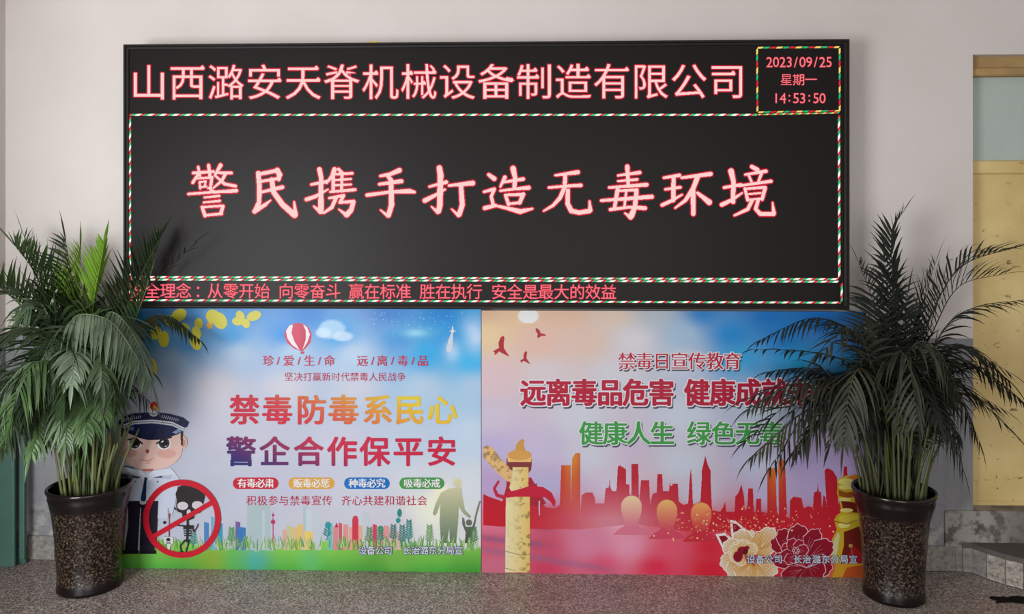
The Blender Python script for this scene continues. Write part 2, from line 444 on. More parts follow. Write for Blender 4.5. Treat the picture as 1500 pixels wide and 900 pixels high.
def song(m):
    """thin the horizontals, thicken the verticals, add the small triangular stroke ends of a Song face"""
    e = max(1, int(round(1.25*m.r/2))); b = m.a.copy()
    for k in range(1, e+1):
        b[k:] &= m.a[:-k]; 
    for k in range(1, e): b[:-k] &= m.a[k:]
    n = m.shifted(0, 0); n.a = b
    d = np.diff(b.astype(np.int8), axis=1); q = []
    for j in range(2, m.h-2):
        st_ = np.where(d[j] == 1)[0]; en = np.where(d[j] == -1)[0]
        for x0_, x1_ in zip(st_, en):
            if x1_-x0_ < 13*m.r: continue
            c = b[:, x1_-int(2*m.r)]; up = j
            while up > 0 and c[up-1]: up -= 1
            dn = j
            while dn < m.h-1 and c[dn+1]: dn += 1
            if dn-up+1 <= 3.6*m.r and up == j: q.append((x1_/m.r+m.x0, j/m.r+m.y0))
    for x_, y_ in q: n.poly([(x_-6, y_+0.8), (x_-2.6, y_-2.8), (x_-1.2, y_-2.6), (x_+1.4, y_+1.4), (x_-1, y_+2.6)])
    return n
title = '山西潞安天脊机械设备制造有限公司'
glow_text([(ch, 218+i*56.5, 121.5-i*0.12, 54) for i, ch in enumerate(title)], 'lettering', 2.0, 0.0, 0.0, 1.7, face=song)
# slogan: brush-style strokes, each traced on the plane of the panel
KA = (260, 220, 5.0); KB = (520, 220, 5.0); KC = (780, 220, 3.947)
KAI = [
(KA, [[(115,168,20),(262,158,22)],[(152,125,20),(165,188,18)],[(228,112,24),(238,195,24)],[(150,180,20),(112,238,22)],[(150,208,16),(255,200,18)],[(252,200,22),(242,275,22),(222,280,14)],
      [(162,235,16),(166,280,16)],[(165,234,14),(208,229,14)],[(206,229,16),(200,265,14)],[(165,274,14),(212,266,14)],[(315,112,30),(272,188,16)],[(285,166,18),(395,168,20)],[(352,172,22),(325,225,22),(262,278,12)],[(285,195,16),(345,248,22),(425,264,22)],
      [(80,322,18),(260,308,18),(430,298,28)],[(240,288,18),(272,308,24)],[(198,347,14),(305,336,18)],[(192,384,14),(310,372,18)],[(180,418,22),(202,480,26)],[(188,418,16),(330,408,18)],[(332,412,26),(318,465,26)],[(205,478,18),(325,466,20)]]),
(KA, [[(592,170,34),(600,270,34),(598,380,32),(572,440,34)],[(590,178,26),(720,152,28)],[(730,148,38),(748,180,38),(742,215,26)],[(610,230,20),(745,207,22)],[(615,308,20),(768,272,28)],[(565,448,34),(640,402,26),(682,368,10)],[(690,218,34),(705,310,36),(770,400,38),(858,476,44)],[(864,470,34),(854,380,14)]]),
(KA, [[(1040,142,34),(1052,200,32),(1050,440,40)],[(1048,452,34),(998,412,12)],[(980,252,18),(1095,230,24)],[(945,362,28),(1010,340,26),(1102,288,12)],[(1150,142,34),(1132,190,26),(1092,242,16)],[(1142,190,26),(1140,300,24)],[(1180,140,22),(1205,168,26)],[(1150,178,18),(1280,170,20)],[(1150,220,16),(1270,212,16)],[(1150,258,16),(1270,252,16)],[(1120,306,18),(1300,290,22)],[(1205,170,22),(1202,300,22)],
      [(1112,352,18),(1218,332,22)],[(1162,350,28),(1130,420,26),(1070,462,16)],[(1215,335,26),(1192,382,24)],[(1188,384,20),(1290,376,24)],[(1288,380,32),(1272,440,34),(1240,474,38)],[(1238,478,30),(1182,434,10)]]),
(KB, [[(325,148,36),(260,176,26),(185,190,18)],[(178,250,20),(340,228,30)],[(88,330,26),(250,308,22),(400,300,32),(435,308,20)],[(238,185,26),(265,222,32),(268,400,38),(246,478,34)],[(240,482,26),(188,440,10)]]),
(KB, [[(618,132,40),(626,180,42),(622,400,40),(612,448,36)],[(606,456,26),(560,414,10)],[(545,268,16),(668,235,28)],[(512,370,34),(580,335,26),(660,288,14)],[(688,260,18),(780,250,26),(862,242,36)],[(776,260,32),(786,400,36),(764,472,34)],[(758,480,24),(708,432,10)]]),
(KB, [[(980,180,24),(1020,210,34)],[(1098,200,28),(1065,268,16)],[(1085,236,16),(1232,212,26)],[(1158,135,40),(1172,200,32),(1168,280,28)],[(1065,298,16),(1180,284,20),(1272,276,30)],[(1102,330,22),(1125,398,26)],[(1110,328,18),(1222,325,22)],[(1232,324,30),(1206,386,26)],[(1122,394,18),(1212,385,20)],[(945,306,18),(1020,285,24)],[(1018,292,24),(998,340,22),(1012,400,26)],[(950,425,30),(1030,406,24)],[(1020,405,16),(1110,425,24),(1210,450,36),(1300,430,14)]]),
(KC, [[(132,146,12),(262,128,24)],[(95,217,14),(200,208,16),(280,204,20)],[(190,140,22),(186,215,24),(160,275,22),(120,320,18),(65,352,10)],[(205,235,24),(203,310,26),(225,352,28)],[(225,352,26),(270,362,24),(330,352,26)],[(334,348,24),(330,295,10)]]),
(KC, [[(548,95,24),(554,210,20)],[(494,147,12),(620,130,20)],[(495,180,12),(605,170,16)],[(443,217,14),(660,200,22)],[(492,230,24),(475,330,20)],[(490,236,14),(600,230,16)],[(602,232,24),(592,330,26),(572,378,34)],[(568,390,24),(535,365,10)],[(398,292,16),(690,270,24)],[(542,238,14),(532,325,14)],[(450,344,18),(560,330,16),(650,336,24)]]),
(KC, [[(760,160,14),(850,146,20)],[(768,227,14),(855,215,16)],[(816,156,24),(814,290,24)],[(750,318,20),(800,295,20),(865,258,10)],[(862,160,14),(1030,138,24)],[(955,155,28),(930,220,26),(885,290,20),(825,335,10)],[(928,228,26),(930,368,26)],[(955,248,16),(1022,302,32)]]),
(KC, [[(1108,217,16),(1205,200,18)],[(1148,122,32),(1162,180,26),(1160,300,24)],[(1095,316,24),(1150,290,20),(1212,248,10)],[(1268,96,22),(1300,114,24)],[(1230,142,12),(1350,122,20)],[(1252,150,14),(1266,182,14)],[(1325,132,18),(1305,186,14)],[(1195,207,14),(1380,180,18)],[(1228,222,16),(1245,290,18)],[(1230,224,14),(1345,215,16)],[(1345,218,22),(1328,285,18)],[(1250,255,11),(1320,248,11)],[(1245,288,12),(1325,280,12)],[(1268,295,20),(1245,342,20),(1168,378,12)],[(1305,290,20),(1290,340,20),(1318,370,24)],[(1318,370,24),(1395,370,22)],[(1396,366,22),(1388,303,8)]]),
]
m = Mask(265, 232, 1150, 330, 1.75)
for (ox, oy, z), strokes in KAI:
    for s_ in strokes: m.stroke([(ox+a/z, oy+b/z, w/z) for a, b, w in s_])
p = Print(YL); m = m.grow(0.3); p.add(m.grow(1.75).minus(m), RED); p.add(m, PINK, 0.0002); p.build('lettering', M_LED, sign)
DATE, DRED = (255, 120, 130), (150, 8, 35)
def digits(sv, x0, pitch, y, size): return [(c, x0+i*pitch, y, size, 0.95) for i, c in enumerate(sv)]
glow_text(digits('2023/09/25', 1127, 9.7, 91, 20.5), 'lettering', 2.0, 0.0, 0, 0.8, DATE, DRED)
glow_text([('星', 1152, 117, 18), ('期', 1170, 117, 18), ('一', 1188, 117, 18)], 'lettering', 2.0, 0.0, 0, 0.6, DATE, DRED)
glow_text(digits('14:53:50', 1137, 9.7, 144, 20.5), 'lettering', 2.0, 0.0, 0, 0.8, DATE, DRED)
TC = [('安',200),('全',223),('理',246),('念',269),('：',296),('从',315),('零',338),('开',361),('始',384),('向',419),('零',442),('奋',465),('斗',488),('赢',522),('在',545),('标',568),('准',591),('胜',626),('在',649),('执',672),('行',695),('安',731),('全',754),('是',777),('最',799.5),('大',822.5),('的',845.5),('效',868.5),('益',891.5)]
glow_text([(c, x_, 426.5+(x_-200)*0.0028, 23) for c, x_ in TC], 'lettering', 1.8, 0.0, 0, 0.7, (255, 110, 125), (175, 8, 38))
# running borders of red, green and white dots
GRN, WHT, DR, YLW = (20, 190, 120), (250, 248, 235), (225, 25, 50), (250, 215, 110)
def border(name, pts, width, pat, slant=1.0, res=1.2):
    """pat: [(length, colour)...] repeated along the line; slant = skew of the dash ends"""
    p = Print(YL); tot = sum(l for l, _ in pat)
    (xa, ya), (xb, yb_) = pts; horiz = abs(xb-xa) > abs(yb_-ya); L = abs(xb-xa) if horiz else abs(yb_-ya)
    u = 0.0; i = 0; ms = {}
    while u < L:
        ln, c = pat[i % len(pat)]; e = min(L, u+ln)
        def pt(t, o):
            t = t-slant*o*1.6
            t = max(0, min(L, t))
            if horiz: return (xa+t, ya+(yb_-ya)*t/L+o)
            return (xa+(xb-xa)*t/L+o, ya+t)
        h = width/2
        if c is not None:
            quad = [pt(u, -h), pt(e, -h), pt(e, h), pt(u, h)]
            V = at_np(np.array([q[0] for q in quad]), np.array([q[1] for q in quad]), YL)
            p.q.append(V[::-1] if horiz else V); p.c.append(np.tile(np.array(lin(c)), (4, 1)))
        u = e; i += 1
    p.build(name, M_LED, sign)
P1 = [(5.2, DR), (5.8, GRN), (7.2, WHT)]
P2 = [(8.8, YLW), (1.5, None), (7.5, GRN), (1.5, None), (7.5, DR), (1.5, None)]
border('running_border', [(188, 168.3), (1110, 168.3)], 3.0, P1)
border('running_border', [(1110, 168.0), (1230, 165.3)], 2.0, [(4, YLW), (4, DR), (4, GRN)])
border('running_border', [(190.5, 170), (190.5, 405)], 3.0, [(5, DR), (5, GRN), (6, WHT), (1, None)])
border('running_border', [(1229, 168), (1229.5, 408)], 3.4, P1)
border('running_border', [(188, 406.0), (1229, 409.2)], 2.7, P1)
border('running_border', [(188, 409.8), (1229, 413.0)], 2.7, [(3, WHT), (5, DR), (5.8, GRN), (4.4, WHT)])
border('running_border', [(189, 439.8), (1233, 443.6)], 2.7, P1)
border('running_border', [(1233, 414), (1233, 443)], 3.0, P1)
border('running_border', [(189, 412), (189, 440)], 2.6, P1)
border('running_border', [(1109, 70), (1230, 69)], 2.6, P2, 0.8)
border('running_border', [(1109, 71), (1109.5, 164)], 2.6, P2, 0.8)
border('running_border', [(1230, 70), (1230, 164)], 2.6, P2, 0.8)
border('running_border', [(1110, 164.6), (1230, 162.2)], 2.2, P2, 0.8)
# scrap of yellow tape above the frame
tp = at(547, 62, YS)
M_TAPE = m_plain('yellow_tape', lin((206, 178, 66)), 0.5, 0.4)
tape = tag(link_bm('tape', boxbm(-0.022, 0.022, -0.05, 0.0, 0, 0.012, 0.003), M_TAPE), 'small yellow scrap of tape on the top edge of the display', 'tape')
tape.location = (tp.x, YS+0.05, SZ1+0.0005)

# ------------------------------------------------------------ posters
M_PRINT = m_vc('glossy_print', 0.33, 0.22)
M_BOARD = m_plain('white_foam_board', lin((200, 200, 200)), 0.6, 0.3, 0.03)
K = 0.80                                     # paint brightness factor
def shep(pts, pw=3.2):
    P = np.array([(a, b) for a, b, *_ in pts], float); C = np.array([lin(c[2:5]) for c in pts])
    def f(x, y):
        d = np.sqrt((x[:, None]-P[None, :, 0])**2+((y[:, None]-P[None, :, 1])*1.25)**2)+6
        w = d**-pw; return (w[:, :, None]*C[None]).sum(1)/w.sum(1)[:, None]
    return f
def vnoise(x, y, s, seed):
    r = np.random.RandomState(seed); g = r.rand(64, 64)
    u, v = x/s, y/s; i, j = np.floor(u).astype(int), np.floor(v).astype(int); fu, fv = u-i, v-j
    fu = fu*fu*(3-2*fu); fv = fv*fv*(3-2*fv); G = lambda a, b: g[a % 64, b % 64]
    return (G(i, j)*(1-fu)+G(i+1, j)*fu)*(1-fv)+(G(i, j+1)*(1-fu)+G(i+1, j+1)*fu)*fv
def fbm(x, y, s, seed): return sum(vnoise(x, y, s/2**k, seed+k)*0.5**k for k in range(4))/1.875
def poster(name, label, x0, x1, ytop, ctrl, blobs, yb=None):
    """board + printed background; the board stands on the floor"""
    a = at(x0, 700, YP).x; b = at(x1, 700, YP).x
    zt = at((x0+x1)/2, ytop, YP).z
    root = empty(name, ((a+b)/2, YP+0.01, 0), label, 'poster')
    link_bm('board', boxbm(a-(a+b)/2, b-(a+b)/2, -0.0095, 0.008, 0.0, zt, 0.001), M_BOARD, root)
    for sx in (-0.6, 0.6):
        link_bm('rear_strut', boxbm(sx-0.015, sx+0.015, 0.008, 0.07, 0.0, 0.9, 0.002), M_BOARD, root)
    nx, nz = 226, 160
    X, Z = np.meshgrid(np.linspace(a, b, nx), np.linspace(0.0, zt, nz))
    X = X.ravel(); Z = Z.ravel()
    # pixel coordinates of the vertices (design coordinates of the artwork)
    c, s = math.cos(YAW), math.sin(YAW); dx = X-CAM.x; dy = YP-CAM.y
    dep = -s*dx+c*dy; px = W/2+F*(c*dx+s*dy)/dep; py = HOR+F*(CAM.z-Z)/dep
    col = shep(ctrl)(px, py)
    for fn in blobs: col = fn(px, py, col)
    V = np.stack([X-(a+b)/2, np.full_like(X, -0.0105), Z], -1)
    fs = [(j*nx+i, j*nx+i+1, (j+1)*nx+i+1, (j+1)*nx+i) for j in range(nz-1) for i in range(nx-1)]
    link_mesh('printed_sheet', V.tolist(), fs, M_PRINT, root, np.clip(col*0.95, 0, 1))
    return root
def blob(cx, cy, rx, ry, c, a=1.0, soft=1.0, ns=0.0):
    cl = np.array(lin(c))
    def f(x, y, col):
        d = ((x-cx)/rx)**2+((y-cy)/ry)**2
        if ns: d = d+(fbm(x, y, 26, int(cx))-0.5)*ns
        w = a*(np.exp(-d*1.2) if soft >= 1 else np.clip((1.15-d)/max(soft, 0.02), 0, 1))
        return col*(1-w[:, None])+cl*w[:, None]
    return f
def cloudy(s, seed, amt, c=(255, 255, 255), y0=0, y1=900):
    cl = np.array(lin(c))
    def f(x, y, col):
        w = np.clip((fbm(x, y, s, seed)-0.5)*2.2, 0, 1)*amt*((y > y0) & (y < y1)); return col*(1-w[:, None])+cl*w[:, None]
    return f
def PC(px0, py0, px1, py1, res=1.5): return Mask(px0, py0, px1, py1, res)
def ell(cx, cy, rx, ry, n=28, a0=0, a1=360, rot=0):
    r = math.radians(rot)
    return [(cx+rx*math.cos(t)*math.cos(r)-ry*math.sin(t)*math.sin(r), cy+rx*math.cos(t)*math.sin(r)+ry*math.sin(t)*math.cos(r)) for t in [math.radians(a0+(a1-a0)*i/n) for i in range(n+(0 if a1-a0 >= 360 else 1))]]
class Art:
    """one printed motif: shapes stacked in order, each a hair proud of the last"""
    def __init__(s, base=0.0012, res=2.0): s.p = Print(YP); s.z = base; s.res = res
    def shp(s, pts, col):
        xs = [q[0] for q in pts]; ys = [q[1] for q in pts]
        m = Mask(min(xs)-1, min(ys)-1, max(xs)+1, max(ys)+1, s.res).poly(pts); s.p.add(m, col, s.z, k=K); s.z += 0.00001; return s
    def line(s, pts, col, w=1.0):
        q = [(a[0], a[1], a[2] if len(a) > 2 else w) for a in pts]
        xs = [a[0] for a in q]; ys = [a[1] for a in q]; e = max(a[2] for a in q)+1
        m = Mask(min(xs)-e, min(ys)-e, max(xs)+e, max(ys)+e, s.res).stroke(q); s.p.add(m, col, s.z, k=K); s.z += 0.00001; return s
    def build(s, name, root): return s.p.build(name, M_PRINT, root)
def vgrad(y0, c0, y1, c1):
    def f(x, y):
        t = np.clip((y-y0)/(y1-y0), 0, 1); return tuple(c0[i]+(c1[i]-c0[i])*t for i in range(3))
    return f
def hgrad(x0, c0, x1, c1):
    def f(x, y):
        t = np.clip((x-x0)/(x1-x0), 0, 1); return tuple(c0[i]+(c1[i]-c0[i])*t for i in range(3))
    return f
def ptext(root, items, size, col, bx=0.0, by=0.0, res=2.2, outline=None, shadow=None, sx=1.0, lift=0.0030):
    xs = [i[1] for i in items]; ys = [i[2] for i in items]
    m = Mask(min(xs)-size, min(ys)-size, max(xs)+size, max(ys)+size, res)
    for ch, x_, y_ in items: m.char(ch, x_, y_, size if ch != '/' else size*1.0, sx=sx, latin=ch.isascii())
    if bx or by: m = m.grow(bx, by)
    p = Print(YP)
    if shadow: p.add(m.grow(shadow[3]).shifted(shadow[0], shadow[1]), shadow[2], lift-0.0004, k=K)
    if outline: p.add(m.grow(outline[0]), outline[1], lift-0.0002, k=K)
    p.add(m, col, lift, k=K); return p.build('lettering', M_PRINT, root)
def row(s_, x0, pitch, y): return [(c, x0+i*pitch, y) for i, c in enumerate(s_) if c != ' ']

# ---- left poster
c1 = [(165,455,20,106,150),(250,458,10,106,170),(350,458,11,124,190),(450,458,3,119,200),(560,458,3,115,195),(650,458,10,124,200),(700,458,34,151,210),
 (200,500,31,124,165),(270,500,24,119,175),(340,490,20,133,195),(420,490,11,129,205),(500,490,27,146,210),(590,490,11,129,200),(660,490,22,137,205),(698,495,48,169,220),
 (250,530,130,155,180),(350,520,150,175,200),(430,515,160,185,210),(520,520,165,190,215),(620,520,41,159,215),(690,525,48,169,220),
 (220,580,165,170,185),(320,570,180,178,190),(420,570,188,188,200),(520,570,185,190,205),(620,570,165,190,212),(695,570,160,190,215),
 (200,650,165,170,185),(300,650,170,174,190),(400,650,180,182,198),(500,650,186,188,205),(600,650,178,192,212),(690,640,180,200,220),
 (180,730,165,170,180),(300,720,172,175,190),(400,720,180,182,200),(520,720,190,192,205),(620,700,195,200,210),(690,720,200,208,215),
 (330,770,175,180,195),(450,770,185,186,198),(560,770,190,188,200),(690,770,200,205,205),(640,745,222,224,205)]
def grass(x, y, col):
    top = 797+6*np.sin(x*0.021)+fbm(x, y*0.15, 9, 3)*10-6
    w = np.clip((y-top)/5, 0, 1)
    t = np.clip((y-800)/38, 0, 1)[:, None]
    g = (1-t)*np.array(lin((122, 182, 76)))+t*np.array(lin((64, 150, 54)))
    n = fbm(x, y, 46, 9)[:, None]
    g = g*(0.75+0.5*n)
    for cx, r, cc in ((374, 20, (60, 160, 170)), (312, 24, (130, 150, 40)), (455, 16, (90, 175, 110)), (345, 16, (80, 165, 90)), (585, 22, (110, 165, 70))):
        k = (np.exp(-((x-cx)/r)**2-((y-820)/22)**2)*0.7)[:, None]; g = g*(1-k)+np.array(lin(cc))*k
    return col*(1-w[:, None])+g*w[:, None]
pl = poster('poster_board', 'left printed poster board with blue sky, cartoon police officer and green grass', 163, 704.5, 452.5, c1,
    [cloudy(60, 5, 0.16, (210, 212, 222), 440, 800), blob(330, 610, 60, 70, (192, 190, 200), 0.5),
     blob(487, 482, 19, 14, (158, 196, 224), 0.9, 0.5, 0.9), blob(474, 488, 12, 8, (190, 212, 230), 0.8, 0.6, 0.7), blob(502, 493, 17, 8, (186, 208, 228), 0.8, 0.6, 0.7),
     blob(607, 487, 44, 14, (80, 165, 210), 0.6), blob(609, 488, 17, 6, (140, 200, 225), 0.9), blob(662, 515, 12, 16, (175, 205, 230), 0.8, 1, .6), blob(695, 490, 18, 26, (185, 205, 232), 0.8, 1, .8),
     blob(380, 745, 16, 32, (160, 182, 188), 0.5), blob(645, 720, 14, 14, (236, 228, 190), 0.7), grass])
# yellow leaves at the top left
LY = (205, 198, 60)
for cx, cy, rx, ry, rt in ((262,462,12,9,-30),(250,470,10,8,10),(312,464,11,10,40),(322,470,10,13,-30),(352,463,8,6,60),(348,471,8,6,10),(360,474,7,6,60),(372,463,11,7,-20),(291,474,6,8,0),(307,477,4.5,5,0),(228,488,8,10,20),(240,497,8,12,0),(286,500,8,14,-20),(223,538,7,14,-10),(270,480,8,6,30),(288,487,6,9,-30)):
    Art(0.0012+0.00001*cx/10).shp(ell(cx, cy, rx, ry, 18, rot=rt), LY if cx != 307 else (215, 165, 50)).build('leaf_motif', pl)
# sparkle dots and rings in the sky
a = Art()
for r1 in (24, 34, 44):
    pts = ell(609, 488, r1, r1*0.36, 44)
    for i in range(0, 44, 1): a.p.add(Mask(pts[i][0]-.5, pts[i][1]-.4, pts[i][0]+.6, pts[i][1]+.4, 2.0).poly([(pts[i][0]-.5, pts[i][1]-.3), (pts[i][0]+.5, pts[i][1]-.3), (pts[i][0]+.5, pts[i][1]+.3), (pts[i][0]-.5, pts[i][1]+.3)]), (110, 190, 225), a.z, k=K)
for _ in range(46):
    x_, y_ = random.uniform(540, 680), random.uniform(456, 482); a.shp(ell(x_, y_, .8, .7, 6), (150, 210, 235))
a.line([(663,478,1),(663,486,4)], (225,225,230)).shp([(657,487),(663,482),(669,487),(663,485)], (215,215,222)).line([(662,489,3),(660,500,7),(658,512,9)], (205, 215, 232))
a.build('sky_motif', pl)['kind'] = 'stuff'
# balloon
a = Art(res=2.5)
bpts = ell(436.5, 492, 20, 18.5, 30, 180, 360)+[(455, 502), (449, 509), (443, 515), (431, 511), (421, 503)]
a.shp(bpts, (205, 45, 85))
a.shp([(424,477),(419,485),(421,496),(428,506),(439,513),(431,500),(427,488),(429,476)], (232,226,232))
a.shp([(441,475),(447,484),(447,496),(443,513),(441,513),(442,500),(440,486),(436,474)], (190,40,80))
a.shp([(444,475),(450,480),(454,490),(450,502),(443,513),(448,498),(448,485)], (235,228,234))
a.shp([(440,515.5),(446,515.5),(445.5,519),(440.5,519)], (180,70,90)).build('balloon_motif', pl)
CR = (188, 34, 72)
t1 = [('珍',393,529),('/',407.5,529),('爱',423,529),('/',438,529),('生',453,529),('/',468,529),('命',482.5,529),('远',531,529),('/',546,529),('离',560,529),('/',575,529),('毒',590,529),('/',605,529),('品',619.5,529)]
ptext(pl, t1, 16.2, CR, 0.4, 0.3, 2.6)
ptext(pl, row('坚决打赢新时代禁毒人民战争', 423, 13.75, 552.5), 13.2, CR, 0.3, 0.2, 2.8)
def g3(x, y):
    t = np.clip((x-350)/290, 0, 1); v = np.clip((y-580)/42, 0, 1)
    r = 195+35*t; g = 35+165*np.clip(t*1.25-0.35*v, 0, 1); b = 62-10*t
    return r, g, b
ptext(pl, [(c, x_, 601.5) for c, x_ in zip('禁毒防毒系民心', (358,406,456,503,553,600,648))], 44, g3, 1.2, 1.0, 2.0)
def g4(x, y):
    t = np.clip((x-340)/300+0.12-(y-663)/120, 0, 1)
    return 38+162*np.clip(t*1.5, 0, 1), 36+2*t, 112-40*np.clip(t*1.4, 0, 1)
ptext(pl, [(c, x_, 662.5) for c, x_ in zip('警企合作保平安', (353,402,452,501,549,598,647))], 44, g4, 1.2, 1.0, 2.0)
for (xa, xb, c, tx) in ((341,408,(196,28,56),'有毒必肃'),(422.5,490,(218,164,66),'贩毒必惩'),(504,571,(18,112,192),'种毒必究'),(585,651,(72,152,82),'吸毒必戒')):
    a = Art(0.0012, 2.4); a.shp(ell(xa+8.5, 708.5, 8.5, 8.5, 14, 90, 270)+ell(xb-8.5, 708.5, 8.5, 8.5, 14, -90, 90), c); a.build('slogan_pill', pl)
    ptext(pl, row(tx, (xa+xb)/2-20, 13.4, 708.5), 13.6, (238, 236, 236), 0.45, 0.35, 2.8)
ptext(pl, row('积极参与禁毒宣传', 368, 15.9, 734), 15, CR, 0.35, 0.25, 2.6)
ptext(pl, row('齐心共建和谐社会', 507, 15.9, 734), 15, CR, 0.35, 0.25, 2.6)
def footer(root, items, y):
    ptext(root, [(c, x_, y) for c, x_ in items], 12.6, (226, 228, 236), 0.0, 0.0, 3.0, outline=(0.9, (84, 96, 128)), lift=0.0078)
footer(pl, [('设',531),('备',543.5),('公',556),('司',568.5),('长',596),('治',609),('潞',621.5),('东',634),('分',647),('局',659.5),('宣',672)], 807)
# skyline of the left poster
a = Art(0.0010)
for x0_, x1_, yt, c in ((299,306,765,(80,130,190)),(309,318,757,(120,170,205)),(319,326,766,(60,150,180)),(345,352,764,(120,90,150)),(347,360,772,(60,120,185)),(362,396,738,(172,192,196)),(384,388,748,(186,202,206)),
    (414,426,776,(220,170,160)),(420,428,770,(190,200,150)),(426,436,772,(215,190,140)),(436,446,768,(228,190,110)),(444,450,742,(175,196,206)),(448,458,746,(196,210,214)),(446,458,778,(235,200,110)),(462,470,752,(192,206,214)),
    (480,487,766,(120,190,190)),(488,495,772,(215,140,140)),(496,501,766,(205,90,105)),(503,510,768,(222,150,140)),(511,516,772,(226,165,150)),(518,523,764,(215,110,115)),(524,531,770,(228,170,150)),(546,552,768,(205,70,95)),(531,541,750,(196,205,214)),(555,561,775,(215,120,130)),(562,570,770,(222,150,150)),(572,579,774,(226,170,160)),(580,588,778,(215,180,175))):
    a.shp([(x0_, yt), (x1_, yt+1.5), (x1_, 806), (x0_, 806)], c)
a.shp([(516,762),(518,756),(523,756),(525,762),(525,800),(516,800)], (205,60,80)).line([(400,750,0.8),(400,800,2.2)], (190,60,130)).shp(ell(400,765,3.4,3.4), (190,50,110)).shp(ell(400,755,2,2), (190,50,110))
a.shp([(490,773),(493,766),(496,773)], (190,40,60)).build('skyline_motif', pl)
# grass blades and sprigs
a = Art(0.0009)
for i in range(330):
    x_ = random.uniform(186, 702); y_ = random.uniform(796, 803); h_ = random.uniform(5, 13); l_ = random.uniform(-5, 5)
    c = random.choice([(120,176,70),(146,190,92),(96,164,66),(190,212,160),(110,176,110)])
    a.line([(x_, y_+4, 1.5), (x_+l_*0.5, y_-h_*0.5, 1.2), (x_+l_, y_-h_, 0.4)], c)
for (x_, yb_, n_, c) in ((588,800,7,(60,130,130)),(598,796,8,(40,140,130)),(540,800,6,(100,140,90)),(556,798,5,(50,140,120)),(575,796,6,(60,130,120)),(628,800,7,(120,170,110)),(338,800,6,(90,160,90)),(282,804,5,(60,150,130)),(478,792,3,(40,140,150)),(693,800,6,(90,140,80))):
    hh = n_*3.6; a.line([(x_, yb_, 1.0), (x_+3, yb_-hh, 0.7)], c)
    for k in range(n_):
        yy = yb_-6-k*hh/n_*0.95; ln = 6.5*(1-k/n_*0.5)
        for sg in (-1, 1): a.line([(x_+1+k*.3, yy, 0.6), (x_+1+sg*ln*.5, yy-2.5, 2.2), (x_+1+sg*ln, yy-5, 0.4)], c)
a.shp(ell(585,752,3,6), (30,140,130)).shp(ell(583,763,3,4), (40,150,140)).shp(ell(480,770,4,5), (40,150,160)).shp(ell(557,775,4,4), (60,150,110))
a.build('grass_motif', pl)
# father and child silhouettes
a = Art(0.0018)
fc = vgrad(700, (226, 218, 178), 800, (98, 122, 100))
a.shp(ell(670,707.5,6,7), fc).shp([(658,716),(676,714),(677,726),(681,748),(690,757),(688,760),(678,752),(672,742),(671,765),(668,796),(659,796),(658,772),(655,796),(646,796),(644,765),(645,738),(640,752),(637,756),(634,753),(638,738),(646,722)], fc)
fd = vgrad(735, (150, 140, 130), 800, (58, 78, 66))
a.shp(ell(687,766,4.6,4.6), fd).shp([(682,772),(692,772),(696,758),(698,759),(695,774),(692,780),(692,796),(688,796),(687,786),(685,796),(681,796),(682,780),(677,768),(677,758),(680,760)], fd)
a.line([(696,760,2.4),(700,745,3),(703,735,2.6)], fd)
a.build('silhouette_motif', pl)
# police officer (clip-art figure on the print)
a = Art(0.0054, 2.6); NAVY = (28, 34, 72); SK = (222, 186, 176)
a.shp([(192,700),(233,700),(250,702),(254,692),(262,700),(257,735),(252,756),(246,744),(246,760),(180,760),(178,740),(170,768),(160,790),(158,770),(165,720),(176,696)], (196,204,222))
a.shp([(187,734),(232,734),(229,770),(226,810),(205,812),(205,770),(203,811),(182,811),(188,770)], (34,30,46))
a.shp([(232,734),(229,800),(208,800),(212,734)], (30,26,42)).shp(ell(209.5,736.5,5,3), (196,198,208))
a.shp([(180,806),(204,806),(203,812),(179,812)], (26,22,34)).shp([(205,806),(228,806),(229,812),(204,812)], (26,22,34))
a.line([(206,745,1.2),(203,806,2.2)], (176,178,186))
a.shp([(206,700),(215,694),(224,701),(219,705),(215,699),(210,704)], (222,228,240)).line([(214,698,5),(213,704,3.5),(210,731,8)], (22,44,88)).line([(193,699,2.4),(203,700,2.4)], (40,56,84)).line([(227,699,2.4),(236,699,2.4)], (40,56,84))
a.line([(184,684,3),(195,687,3.6)], (40,44,60)).line([(236,690,2.6),(247,691,2)], (40,44,60)).shp(ell(198,706,1.2,1.2), (60,60,80)).shp(ell(231,706,1.2,1.2), (60,60,80))
a.shp([(183,684),(207,690),(215,697),(224,690),(250,686),(258,695),(240,697),(222,700),(214,700),(204,698),(190,694)], (206,212,226))
a.shp(ell(268,648,6.5,9.5), (216,176,164)).shp(ell(178,648,6,9), (210,170,160)).shp(ell(268,649,3.5,6), (190,140,130))
a.shp(ell(221,659,46,30,40), SK).shp([(176,628),(268,628),(267,662),(176,662)], SK)
a.shp(ell(244,665,14,7), (214,164,154)).shp(ell(189,664,12,6), (212,160,150))
a.shp([(206,687),(226,687),(222,691),(211,691)], (176,100,88))
a.shp([(178,626),(184,626),(181,640),(177,641)], (52,40,40)).shp([(264,626),(268,626),(268,654),(265,652)], (60,46,46))
for ex, ey in ((197,650),(240,650)):
    a.shp(ell(ex, ey, 10, 9, 24), (234,236,238)).shp(ell(ex+0.5, ey-0.5, 8, 8, 22), (58,50,50)).shp(ell(ex+1, ey-1, 5, 5, 16), (20,18,22)).shp(ell(ex-2.5, ey-3.5, 2, 2), (240,240,244)).shp(ell(ex+3, ey+4, 2, 1.2), (150,150,160))
a.line([(187,645,1.6),(198,641.5,3),(208,650,2.6)], (34,26,28)).line([(230,650,2.6),(240,643,3),(251,641,2)], (34,26,28))
